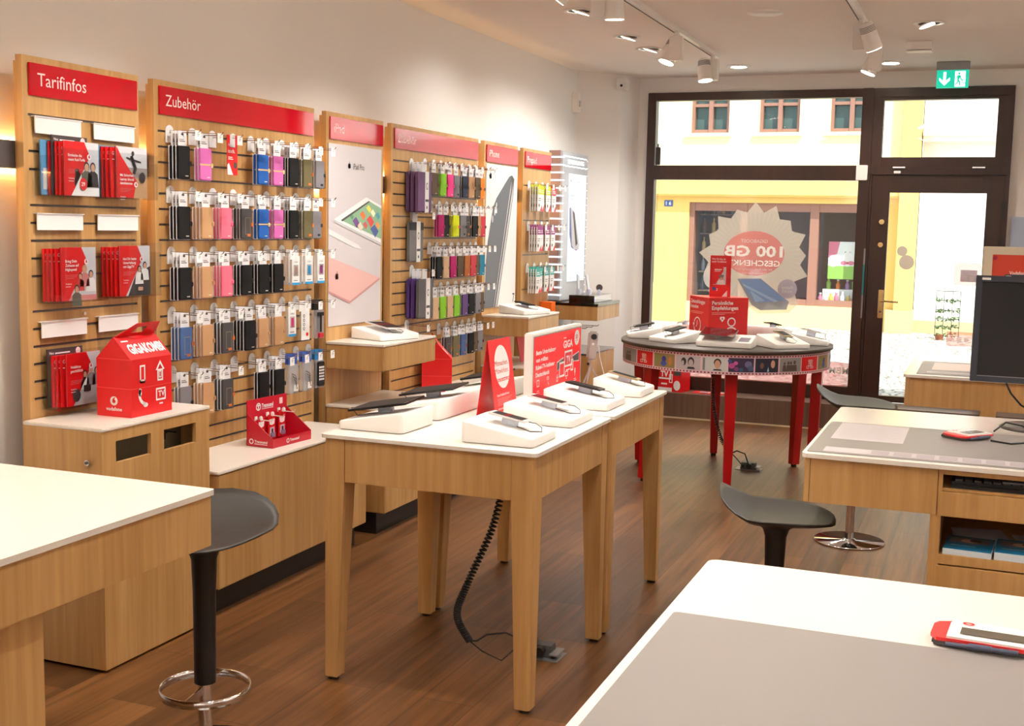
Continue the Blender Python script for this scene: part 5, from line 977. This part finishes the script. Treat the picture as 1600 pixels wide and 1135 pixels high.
# red cube box and brochure holder
cb = thing('cube_box', 'red cube-shaped box reading Persönliche Empfehlungen on the round table', 'box', (-1.755, 8.1, TZ), radians(37)); S_ = .26
mb = MB(); mb.M = Matrix.Rotation(radians(2), 4, 'Z'); cz0 = .025
mb.box(0, .30, 0, .30, .025, .302, RED, .001); mb.box(.03, .27, .03, .27, 0, .025, mat('red_dark', (150, 10, 20), .5)); mb.obj('box_body', cb)
mb = MB(Matrix.Rotation(radians(2), 4, 'Z')); F = frame((0, -.0003, .03), (1, 0, 0), (0, 0, 1))
mb.text(F, 'Persönliche', .022, .225, .026, WPAPER, 1, .025, w=.16); mb.text(F, 'Empfehlungen', .022, .19, .026, WPAPER, 1, .025, w=.2)
mb.rect(F, .022, .168, .2, .171, MATS['print_pink'], 1); mb.rect(F, .022, .158, .12, .161, MATS['print_pink'], 1)
mb.ring(F, .175, .105, .032, .009, WPAPER, 1); mb.ring(F, .175, .022, .05, .009, WPAPER, 1, 14, .1, pi - .1); mb.ell(F, .095, .132, .011, .011, WPAPER, 1); mb.ell(F, .112, .132, .011, .011, WPAPER, 1); mb.poly(F, [(.084, .13), (.123, .13), (.1035, .105)], WPAPER, 1); mb.ell(F, .1035, .128, .006, .006, RED, 2)
F = frame((-.0003, .30, .03), (0, -1, 0), (0, 0, 1)); mb.text(F, 'Zeitunabhängiges', .02, .225, .026, WPAPER, 1, .015, w=.22); mb.text(F, 'Fernsehen', .02, .19, .026, WPAPER, 1, .015, w=.12); mb.rect(F, .02, .165, .22, .168, MATS['print_pink'], 1); mb.rect(F, .02, .155, .2, .158, MATS['print_pink'], 1)
mb.ring(F, .13, .075, .055, .008, WPAPER, 1, 20, -pi * .9, pi * .9); mb.tube([F @ Vector(p) for p in ((.13, .105, .001), (.13, .075, .001), (.115, .06, .001))], .003, WPAPER, 4); mb.poly(F, [(.06, .085), (.09, .085), (.075, .06)], WPAPER, 1); mb.obj('box_print', cb)
bh = thing('brochure_stand', 'tall narrow red brochure holder standing on the red cube box', 'brochure holder', (-1.80, 8.30, TZ + .302), radians(14))
mb = MB(); mb.box(0, .145, .03, .034, 0, .285, RED).box(0, .145, 0, .034, 0, .004, RED).box(0, .145, -.003, 0, 0, .275 * .3, RED).box(0, .004, 0, .03, 0, .12, RED).box(.141, .145, 0, .03, 0, .12, RED); mb.obj('holder', bh)
br_ = thing('brochure', 'brochure with smiling person in cap inside the tall red holder', 'brochure', (-1.790, 8.302, TZ + .307), radians(14))
MB().box(0, .12, .008, .022, 0, .225, RED).obj('pages', br_)
mb = MB(); F = frame((0, .0078, 0), (1, 0, 0), (0, 0, 1)); mb.poly(F, [(.012, .075), (.012, .08), (.08, .2), (.1, .2), (.1, .075)], SKY, 1); person_print(mb, F, .068, .115, .026, WPAPER); mb.ell(F, .068, .138, .018, .01, mat('cap_grey', (120, 110, 106), .6), 7)
mb.poly(F, [(.012, .08), (.012, .2), (.078, .2), (.088, .185), (.03, .08)], RED, 2); logo(mb, F, .088, .182, .008, WPAPER, RED, 3); mb.rect(F, .02, .18, .07, .186, WPAPER, 4); mb.rect(F, .02, .17, .06, .174, WPAPER, 4)
mb.obj('cover_print', br_)
mb = MB(); F = frame((0, .0295, 0), (1, 0, 0), (0, 0, 1)); mb.text(F, 'Wer Du bist, ist', .01, .255, .012, WPAPER, 1, .03, w=.095); mb.text(F, 'auch Vodafone', .01, .237, .012, WPAPER, 1, .03, w=.1)
F = frame((0, -.0035, 0), (1, 0, 0), (0, 0, 1)); mb.ell(F, .03, .055, .013, .013, mat('badge_blue', (60, 80, 160), .5), 1); mb.rect(F, .046, .05, .056, .056, WPAPER); mb.rect(F, .046, .04, .056, .045, WPAPER); mb.poly(F, [(.085, .0), (.122, .0), (.122, .045)], WPAPER, 1); mb.obj('holder_print', bh)
# devices around the round table
def onrt(r_, deg, rz, label, **k):
    a = radians(deg); return dock((RC[0] + r_ * cos(a), RC[1] + r_ * sin(a), TZ), rz, label, **k)
dock((-1.58, 7.86, TZ), radians(-90), 'white stand with red-screened tablet at the front of the round table', w=.2, d=.37, h0=.035, h1=.075, phone='red', tl=.18, tw=.23, off=-.05, card=True, cable=False, dz=.03)
dock((-1.955, 7.99, TZ), radians(-122), 'white wedge stand at the front left of the round table', w=.27, d=.26, phone='black', dz=.03)
dock((-2.235, 8.2, TZ), radians(-160), 'white wedge stand with dark phone at the left edge of the round table', w=.24, d=.24, phone='black', dz=.03)
dock((-1.235, 8.02, TZ), radians(-50), 'white wedge stand with golden phone at the front right of the round table', w=.27, d=.26, phone='gold', dz=.03)
dock((-1.10, 8.35, TZ), radians(5), 'white wedge stand with thin phone at the right edge of the round table', w=.25, d=.25, phone='white', dz=.034)
dock((-1.42, 8.72, TZ), radians(70), 'white wedge stand at the back right of the round table', w=.3, d=.36, phone='black', h1=.085, dz=.035)
dock((-2.05, 8.66, TZ), radians(125), 'white wedge stand at the back left of the round table', w=.28, d=.3, phone='white', dz=.03)
rc = thing('coiled_cable', 'black coiled cable hanging from the round table down to the socket', 'cable', (0, 0, 0))
MB().tube(coil([(-1.80, 8.55, .90), (-1.80, 8.54, .6), (-1.77, 8.5, .38), (-1.70, 8.45, .19), (-1.62, 8.42, .11)], 0, .011, 50, '', ''), .004, BLACK, 5).obj('coil', rc)
mb = MB(); mb.tube([(-1.62, 8.42, .11), (-1.58, 8.4, .135), (-1.52, 8.39, .12), (-1.49, 8.4, .035)], .005, BLACK, 5).tube([(-1.62, 8.42, .11), (-1.58, 8.4, .08), (-1.535, 8.4, .03)], .004, BLACK, 5); mb.obj('cable_end', rc)
# red TV box and leaflet on the window platform
tb = thing('tv_box', 'small red and white TV box behind the round table on the wooden platform', 'box', (-2.76, 10.58, .226), radians(-14))
MB().box(0, .26, 0, .18, 0, .24, RED, .001).obj('box_body', tb); mb = MB(); F = frame((0, -.0003, 0), (1, 0, 0), (0, 0, 1)); mb.frect(F, .02, .11, .16, .22, .014, WPAPER); mb.text(F, 'TV', .05, .135, .05, WPAPER, 1, .04, w=.08); mb.rect(F, .0, .0, .17, .035, WPAPER, 1); mb.frect(F, .14, .08, .175, .16, .008, WPAPER, 2); mb.ell(F, .22, .06, .034, .045, WPAPER, 1); mb.rect(F, .185, .15, .255, .2, DGREY, 1); mb.rect(F, .06, .06, .12, .075, WPAPER, 1); mb.obj('box_print', tb)
mb = MB(); mb.box(0, .28, 0, .16, 0, .004, RED); F = Matrix.Translation((0, 0, .0045)); mb.text(F, 'Sicher', .05, .06, .07, WPAPER, 1, .04, w=.2); mb.ell(F, .25, .12, .04, .02, WPAPER, 1); mb.rect(F, .1, .02, .15, .05, DGREY, 1)
solo(mb, 'leaflet', 'red leaflet with white lettering lying on the wooden platform', 'leaflet', (-2.42, 10.55, .226), radians(-4))
# goods on the black glass shelf at the far end, phone stands
sp_ = thing('phone_display', 'white stand with small phone on the shelf below the dark phone poster', 'display stand', (0, 0, 0)) if False else None
dock((-3.15, 6.02, 1.047), radians(-20), 'white wedge stand with tablet on the iPad shelf', w=.26, d=.30, h0=.03, h1=.065, phone='white', tl=.2, tw=.14, dz=.022)
dock((-3.14, 8.19, 1.057), radians(-20), 'white wedge stand with dark phone on the iPhone shelf', w=.26, d=.30, h0=.03, h1=.065, phone='black', tl=.15, tw=.075, dz=.022)
gb = thing('glass_display_box', 'low black and glass display box on the black shelf at the far end', 'display box', (-3.22, 9.42, 1.07), 0)
MB().box(0, .22, 0, .015, 0, .062, BLACKG, .002).box(0, .22, .015, .5, 0, .006, BLACKG).obj('black_front', gb); MB().box(.0, .22, .015, .5, .056, .062, ACRYL).box(.214, .22, .015, .5, .006, .056, ACRYL).obj('glass_cover', gb)
MB().box(.205, .212, .02, .05, .02, .04, mat('blue_led', (90, 90, 255), .5, emit=2)).obj('blue_light', gb)
for k, (x, y, a, lb) in enumerate(((.05, .1, -.25, 'silver phone tilted on a clear holder, left of three on the glass box'), (.13, .13, .05, 'silver phone upright on a clear holder, middle of three on the glass box'))):
    t = thing('smartphone', lb, 'phone', (-3.22 + x, 9.42 + y, 1.132), 0); MB(Matrix.Translation((0, 0, .03)) @ Matrix.Rotation(a, 4, 'X') @ Matrix.Rotation(-.15, 4, 'Y')).box(-.004, .004, -.03, .03, 0, .14, SIL, .003).obj('phone_body', t)
    MB().box(-.02, .02, -.02, .02, 0, .05, ICE, .006).obj('holder', t)
t = thing('smart_watch', 'round dark watch on a clear holder, right of the silver phones', 'watch', (-3.02, 9.62, 1.132), 0); MB().cyl((0, -.004, .06), (0, .004, .06), .028, DGREY, 20).obj('watch_case', t); MB().box(-.016, .016, -.014, .014, 0, .045, ICE, .006).obj('holder', t)
# hooks below the black shelf
for k in range(3):
    mb = MB(); mb.tube([(-.02, 0, 0), (.22, 0, .0), (.23, 0, .012)], .003, STEEL, 5).box(-.02, .003, -.015, .015, -.02, .015, STEEL)
    solo(mb, 'wire_hook', 'empty steel hook below the black shelf, %s from left' % ORD[k], 'hook', (PX + .06, 9.41 + k * .16, .86 - .0 * k), 0, 'empty hooks below the black shelf')
MB().box(WX, PX + .06, 9.36, 9.95, .80, 1.08, SIL).obj('back_plate', lc)
rb = thing('card_display', 'red and white card stand on the cabinet behind the screen', 'card stand', (-3.15, 8.15, .70), 0)
mb = MB(); mb.add([(0, 0, 0), (.03, .18, 0), (-.03, .18, .3), (-.06, 0, .3), (0.004, 0, 0), (.034, .18, 0), (-.026, .18, .3), (-.056, 0, .3)], [(0, 1, 2, 3), (7, 6, 5, 4), (0, 4, 5, 1), (1, 5, 6, 2), (2, 6, 7, 3), (3, 7, 4, 0)], RED); mb.obj('panel', rb)
# ---------------------------------------------------------------- service desks
def slab(mb, x0, x1, y0, y1, z0, z1, m, r=.025):
    P = []
    for (cx_, cy_, s) in ((x0 + r, y0 + r, 2), (x1 - r, y0 + r, 3), (x1 - r, y1 - r, 0), (x0 + r, y1 - r, 1)):
        for k in range(5): an = (s + k / 4) * pi / 2; P.append((cx_ + r * cos(an), cy_ + r * sin(an)))
    return mb.prism(P, z0, z1, m)
def desk(x0, x1, y0, y1, label, cab=True):
    t = thing('service_desk', label, 'desk', (0, 0, 0)); zt, zb = TZ - .016, .757
    slab(MB(), x0, x1, y0, y1, TZ - .015, TZ, WHITE).obj('desktop', t)
    a = .012; cx_ = x0 + .455
    MB().box(x0 + a, x0 + a + .018, y0 + a, y1 - a, zb, zt, OAK).obj('apron', t)
    MB().box(x0 + a + .02, (cx_ if cab else x1 - a) - .002, y0 + a, y0 + a + .018, zb, zt, OAK).obj('apron', t)
    MB().box(x0 + a + .02, x1 - a, y1 - a - .018, y1 - a, zb, zt, OAK).obj('apron', t)
    MB().box(x0 + a + .02, cx_ if cab else x1 - .1, y0 + a + .02, y1 - a - .02, zb, zb + .02, OAK).obj('underside', t)
    if cab:
        ye = y0 + .62; yf = y0 + a
        mb = MB(); mb.box(cx_ - .02, cx_, yf + .002, ye, 0, zb - .001, OAK).box(cx_, cx_ + .014, yf + .002, ye, 0, zt, OAK).box(x1 - .04, x1 - .02, yf, ye, 0, zt, OAK).box(cx_ + .014, x1 - .04, ye - .018, ye, 0, zt, OAK)
        mb.box(cx_ + .014, x1 - .04, yf, yf + .02, .897, zt, OAK)
        mb.box(cx_ + .014, x1 - .04, yf, ye - .02, .590, .622, OAK); mb.box(cx_ + .014, x1 - .04, yf + .01, ye - .02, .84, .848, OAK); mb.obj('cabinet_body', t)
        d = MB().box(cx_ + .004, x1 - .04, yf - .004, yf + .014, .755, .838, OAK, .001).obj('drawer', t)
        d = MB().box(cx_ + .004, x1 - .04, yf - .004, yf + .014, .1, .584, OAK, .001).obj('drawer', t)
    return t
DX = -.565
desk(DX, 1.35, 1.5, 2.725, 'large white-topped oak desk in the right foreground with grey mat')
desk(DX, 1.35, 4.20, 5.42, 'white-topped oak desk at the right with keyboard shelf and monitor')
t3 = thing('service_desk', 'white-topped oak desk behind the monitor, in front of the shop door', 'desk', (0, 0, 0))
slab(MB(), -.395, 1.4, 6.85, 8.1, TZ - .015, TZ, WHITE).obj('desktop', t3)
mb = MB(); mb.box(-.383, -.362, 6.862, 8.088, .757, .914, OAK).obj('apron', t3); MB().box(-.36, 1.38, 6.862, 6.88, .757, .914, OAK).obj('apron', t3); MB().box(-.36, 1.38, 8.07, 8.088, .757, .914, OAK).obj('apron', t3)
for (x, y) in ((.02, 7.6), (.02, 6.9), (1.3, 6.9), (1.3, 8.0)): MB().prism([(x - .03, y - .03), (x + .03, y - .03), (x + .03, y + .03), (x - .03, y + .03)], 0, .757, OAK, top=[(x - .01, y - .04), (x + .07, y - .04), (x + .07, y + .04), (x - .01, y + .04)]).obj('leg', t3)
# left foreground desk
tl = thing('service_desk', 'white-topped oak desk in the left foreground', 'desk', (0, 0, 0))
slab(MB(), -3.44, -2.02, 1.6, 2.825, TZ - .016, TZ, WHITE, .014).obj('desktop', tl)
ZL = .765
MB().box(-2.05, -2.028, 1.61, 2.813, ZL, TZ - .017, OAK, .002).obj('apron', tl); MB().box(-3.42, -2.052, 2.79, 2.813, ZL, TZ - .017, OAK).obj('apron', tl); MB().box(-3.42, -2.052, 1.61, 1.63, ZL, TZ - .017, OAK).obj('apron', tl)
MB().box(-3.41, -2.052, 1.632, 2.788, ZL + .002, ZL + .02, OAK).obj('underside', tl)
MB().box(-3.3, -2.075, 1.66, 2.20, 0, ZL - .001, OAK, .002).obj('support_cabinet', tl)
# grey mats, papers
def mat_on(x0, x1, y0, y1, label): return solo(slab(MB(), x0, x1, y0, y1, 0, .003, MAT, .01), 'desk_mat', label, 'desk mat', (0, 0, TZ))
mat_on(-.545, .9, 1.56, 2.30, 'large plain grey mat on the right foreground desk'); mat_on(-.552, .75, 4.24, 4.955, 'grey transparent desk mat with papers below it on the right desk'); mat_on(-.33, .9, 6.92, 7.62, 'grey desk mat on the desk in front of the shop door')
PT_ = mat('paper_tint', (200, 192, 194), .5); PT2 = mat('paper_tint_line', (176, 166, 172), .5)
mb = MB(); F = frame((-.507, 4.54, .0032), (1, 0, 0), (0, 1, 0)); mb.box(0, .258, 0, .4, 0, .0004, PT_, M=F)
for i in range(9): mb.rect(F, .02, .05 + i * .035, .2 + .03 * (i % 2), .053 + i * .035, PT2, 2)
solo(mb, 'paper_sheet', 'pale paper sheet under the grey mat of the right desk', 'paper', (0, 0, TZ))
mb = MB(); F = frame((-.5, 4.262, .0032), (1, 0, 0), (0, 1, 0)); mb.box(0, 1.1, 0, .095, 0, .0004, PT_, M=F)
for i in range(12): mb.rect(F, .16 + i * .075, .012, .22 + i * .075, .08, PT2, 2); mb.rect(F, .16 + i * .075, .045, .22 + i * .075, .048, PT_, 3)
solo(mb, 'calendar_strip', 'pale calendar strip along the front edge of the grey mat, right desk', 'calendar', (0, 0, TZ))
mb = MB(); mb.box(-.26, .5, 7.15, 7.55, .0032, .0036, mat('paper_pinkish', (232, 214, 206), .5)); mb.box(-.28, .6, 6.98, 7.06, .0032, .0036, PT_); solo(mb, 'paper_sheet', 'pinkish paper under the mat of the desk in front of the door', 'paper', (0, 0, TZ))
# keyboard, booklets in the right desk
kb = thing('keyboard', 'black computer keyboard in the slot of the right desk', 'keyboard', (-.07, 4.235, .848), 0); mb = MB(); mb.box(0, .44, 0, .02, .0, .012, BLACK, .002).box(0, .44, .02, .16, 0, .02, BLACK, .003); mb.obj('keyboard_body', kb)
mb = MB()
for r in range(5):
    for c in range(14): mb.box(.012 + c * .03, .036 + c * .03, .03 + r * .025, .05 + r * .025, .02, .027, DGREY, .001)
k_ = mb.obj('keys', kb); k_['kind'] = 'stuff'; MB().box(.16, .34, .028, .052, .027, .03, mat('strip_blue_grey', (150, 164, 180), .5)).obj('note_strip', kb)
def booklet(x, y, z, rz, label, top, edge, n=1, h=.02, w=.15, d=.21, band=True):
    t = thing('booklet_stack', label, 'booklets', (x, y, z), rz)
    mb = MB(); mb.box(0, w, 0, d, 0, h, edge, .001); mb.obj('pages', t); mb = MB(); F = Matrix.Translation((0, 0, h)); mb.rect(F, .001, .001, w - .001, d - .001, top, 1)
    if band: mb.rect(F, .012, d * .5, w - .012, d * .86, mat('photo_mixed', (120, 104, 100), .5), 2); mb.ell(F, w * .5, d * .66, .03, .024, SKIN, 3); mb.ell(F, w * .62, d * .7, .02, .02, HAIR, 4); mb.rect(F, .02, d * .3, .1, d * .32, WPAPER, 2)
    mb.obj('cover', t)
TL_ = mat('booklet_teal', (24, 110, 150), .4); EDG = mat('paper_edge', (206, 220, 232), .6)
booklet(-.085, 4.225, .622, radians(-4), 'teal booklet stack on the left of the open shelf in the right desk', TL_, EDG, w=.155, d=.2)
booklet(.078, 4.218, .622, radians(-3), 'teal booklet stack with grey photo at the right of the open desk shelf', TL_, EDG, h=.026, w=.165, d=.2)
mb = MB(); 
for i in range(6): mb.box(-.09 + i * .001, .09, -.06, .07 + i * .002, i * .003, i * .003 + .0012, mat('leaf_white', (206, 206, 220), .6), M=Matrix.Rotation(i * .04, 4, 'Z'))
solo(mb, 'paper_stack', 'white leaflets at the back of the open desk shelf', 'papers', (.03, 4.50, .622)); 
mb = MB(); mb.box(-.08, .08, -.06, .06, 0, .004, MATS['leaf_white']); solo(mb, 'paper_stack', 'single white leaflet behind the right booklets in the desk shelf', 'papers', (.23, 4.55, .622), .2)
# monitor
MOB = mat('monitor_frame', (38, 42, 54), .5)
mn = thing('computer_monitor', 'large dark computer monitor on the right desk', 'monitor', (.215, 5.15, TZ), radians(0))
T_ = Matrix.Translation((0, -.11, .195)) @ Matrix.Rotation(radians(-9), 4, 'X')
mb = MB(T_); mb.box(-.255, .255, 0, .035, 0, .022, MOB, .002).box(-.255, .255, 0, .035, .395, .42, MOB, .002).box(-.255, -.23, 0, .035, .02, .4, MOB, .002).box(.23, .255, 0, .035, .02, .4, MOB, .002).box(-.23, .23, .01, .05, .02, .4, MOB).box(-.12, .12, .035, .08, .1, .3, MOB, .01); mb.obj('casing', mn)
mb = MB(T_); mb.box(-.23, .23, .006, .01, .022, .395, mat('screen_off', (36, 34, 35), .5, spec=.2)); mb.box(-.23, .23, .0, .004, .021, .0235, GREY); mb.obj('screen', mn)
mb = MB(T_); mb.box(-.232, -.2, -.001, .0, .402, .411, LBL); mb.obj('label_sticker', mn)
mb = MB(); mb.lathe([(.001, .0), (.13, .0), (.135, .006), (.12, .014), (.03, .024), (.001, .026)], mat('base_grey', (80, 72, 68), .3), c=(0, .02), n=40); mb.box(-.035, .035, .0, .04, .02, .3, MOB, .005); mb.obj('stand', mn)
mb = MB(); mb.tube([(-.12, -.09, .19), (-.1, -.08, .15), (-.06, -.03, .1), (-.02, .0, .075), (.05, .05, .06), (.1, .1, .03)], .004, BLACK, 6); mb.obj('cable', mn)
m2 = thing('computer_monitor', 'second dark monitor farther back, mostly outside the right picture edge', 'monitor', (.36, 7.3, TZ), 0)
MB().box(-.27, .27, -.02, .02, .16, .55, MOB, .004).box(-.04, .04, .0, .04, .01, .2, MOB).box(-.12, .12, -.08, .1, 0, .012, MOB, .003).obj('casing', m2); MB().box(-.245, .245, -.024, -.02, .185, .53, MATS['screen_off']).obj('screen', m2); MB().box(-.262, -.235, -.0225, -.02, .535, .543, LBL).obj('label_sticker', m2)
# card readers / signature pads
def pad(x, y, rz, label, w=.185, d=.11):
    t = thing('signature_pad', label, 'signature pad', (x, y, TZ + .003), rz)
    MB().box(.004, w - .004, .004, d - .004, 0, .012, DGREY, .003).obj('pad_base', t)
    mb = MB(); P = [(0, d * .2), (.012, 0), (w, 0), (w, d), (.03, d), (.008, d * .9), (0, d * .75)]; mb.prism(P, .010, .017, mat('pad_red', (226, 50, 50), .35)); mb.obj('red_cover', t)
    F = Matrix.Translation((0, 0, .0215)); mb = MB(); mb.prism([(.03, .002), (w - .002, .002), (w - .002, d - .003), (.036, d - .003), (.03, d - .02)], .017, .021, WPLAS); mb.rect(F, .052, .022, w - .016, d * .58, mat('lcd_grey', (96, 88, 76), .2), 2); mb.ring(F, .062, d * .82, .011, .005, mat('pad_red', (226, 50, 50), .35), 2, sy=.8); mb.obj('pad_face', t)
    mb = MB(); mb.cyl((.03, -.006, .008), (w - .03, -.008, .012), .0045, mat('pen_blue_grey', (70, 76, 96), .4), 8).cyl((.07, -.007, .01), (.11, -.007, .011), .0062, MATS['pen_blue_grey'], 8); mb.obj('pen', t)
    return t
pad(-.06, 2.315, radians(-4), 'red and white signature pad with pen on the right foreground desk')
p2 = pad(-.055, 4.80, radians(35), 'red and white signature pad lying in front of the monitor', w=.16, d=.115)
p2.location = (-.045, 4.70, TZ + .004); p2.rotation_euler = (0, 0, radians(50)); 
mb = MB(); mb.tube([(.06, 4.84, .03), (.1, 4.92, .055), (.16, 4.97, .04), (.2, 5.0, .006)], .0035, BLACK, 6).tube([(.05, 4.75, .008), (.12, 4.72, .006), (.18, 4.78, .006), (.24, 4.9, .006)], .0035, BLACK, 6); solo(mb, 'cable', 'black looped cable beside the signature pad and the monitor base', 'cable', (0, 0, TZ))
# red advertising board on desk in front of the door
ab = thing('notice_board', 'beige framed red notice board behind the monitor at the right edge', 'board', (-.03, 7.95, TZ), 0)
BG = mat('beige_board', (214, 204, 182), .6); T_ = Matrix.Rotation(radians(-4), 4, 'X')
MB(T_).box(0, .75, 0, .02, .0, .70, BG, .003).obj('frame_panel', ab)
F = T_ @ frame((.055, -.0005, .05), (1, 0, 0), (0, 0, 1)); mb = MB(); mb.rect(F, 0, 0, .64, .6, mat('board_red', (206, 56, 26), .4), 1); mb.text(F, 'Vodafone', .1, .48, .022, WPAPER, 2, .02, w=.1); logo(mb, F, .13, .42, .04, WPAPER, MATS['board_red'], 2); mb.obj('red_poster', ab); MB(T_).cyl((.07, -.001, .63), (.07, -.012, .63), .013, mat('pin_crimson', (170, 10, 50), .4), 14).obj('pin', ab)
solo(MB().box(.155, .33, WY - .012, WY - .002, 1.2, 1.85, mat('leaflet_blue', (176, 190, 214), .5)).box(.335, .37, WY - .012, WY - .002, 1.2, 1.85, BLACK), 'wall_notice', 'pale blue printed notice on the wall right of the shop door', 'notice')

# ---------------------------------------------------------------- stools
SEATM = mat('stool_seat', (46, 43, 40), .45)
def seat_mesh(par, zc, S=.215, lip=.09):
    N = 26; V = []; F = []
    def zf(u, v):
        x = u; z = lip * max(0, (-x - .35) / .65) ** 1.6 * (1 - .25 * abs(v) ** 2) - .012 * max(0, 1 - (u * u + v * v)) - .02 * max(0, x - .3) ** 1.5 + .01 * abs(v) ** 2
        return z
    rings = 12
    for side in (0, 1):
        base = len(V)
        for i in range(rings + 1):
            r = i / rings
            for k in range(N):
                a = 2 * pi * k / N; c, s = cos(a), sin(a); e = .72
                u = r * (abs(c) ** e) * (1 if c >= 0 else -1); v = r * (abs(s) ** e) * (1 if s >= 0 else -1); v *= (1 - .1 * u)
                th = .006 + .022 * (1 - r ** 3)
                V.append((u * S, v * S * .96, zc + zf(u, v) - (th if side else 0)))
        for i in range(rings):
            for k in range(N):
                q = (base + i * N + k, base + i * N + (k + 1) % N, base + (i + 1) * N + (k + 1) % N, base + (i + 1) * N + k)
                F.append(q[::-1] if not side else q)
    o = rings * N; b = (rings + 1) * N
    for k in range(N): F.append((o + k, b + o + k, b + o + (k + 1) % N, o + (k + 1) % N))
    mb = MB(); mb.add(V, F, SEATM, None, True); return mb.obj('seat', par)
def stool(x, y, zc, rz, label, ring=True, foot_z=.2):
    t = thing('bar_stool', label, 'stool', (x, y, 0), rz, 'black bar stools'); seat_mesh(t, zc)
    zlow = .235 if ring else .30
    MB().lathe([(.034, zlow), (.036, zc - .2), (.04, zc - .09), (.05, zc - .06), (.085, zc - .035), (.12, zc - .026)], BLACK, n=24).obj('column', t)
    MB().lathe([(.023, .012), (.023, zlow)], CHROME, n=20).obj('pole', t)
    MB().lathe([(.001, 0), (.186, 0), (.19, .005), (.188, .010), (.036, .0105), (.03, .018), (.001, .018)], CHROME, n=48).obj('base_plate', t)
    if ring:
        mb = MB(); R_ = .143; w_ = .026; n = 40; V = []
        for r, z in ((R_, foot_z), (R_, foot_z + w_), (R_ - .004, foot_z + w_), (R_ - .004, foot_z)):
            for k in range(n): V.append((r * cos(2 * pi * k / n), r * sin(2 * pi * k / n), z))
        mb.add(V, [(j * n + k, j * n + (k + 1) % n, ((j + 1) % 4) * n + (k + 1) % n, ((j + 1) % 4) * n + k) for j in range(4) for k in range(n)], CHROME, None, True)
        mb.box(-R_ + .003, R_ - .003, -.002, .002, foot_z, foot_z + w_, CHROME); mb.obj('foot_ring', t)
    return t
stool(-2.235, 3.06, .728, radians(-80), 'black bar stool with foot ring behind the left foreground desk')
stool(-.675, 4.43, .655, radians(8), 'black bar stool between the front and middle right desks', foot_z=.16)
stool(-.62, 6.70, .775, radians(5), 'black bar stool with round chrome base in front of the shop door', ring=False)
for o in list(bpy.data.objects):
    if o.type == 'LIGHT' or o.type == 'CAMERA': continue
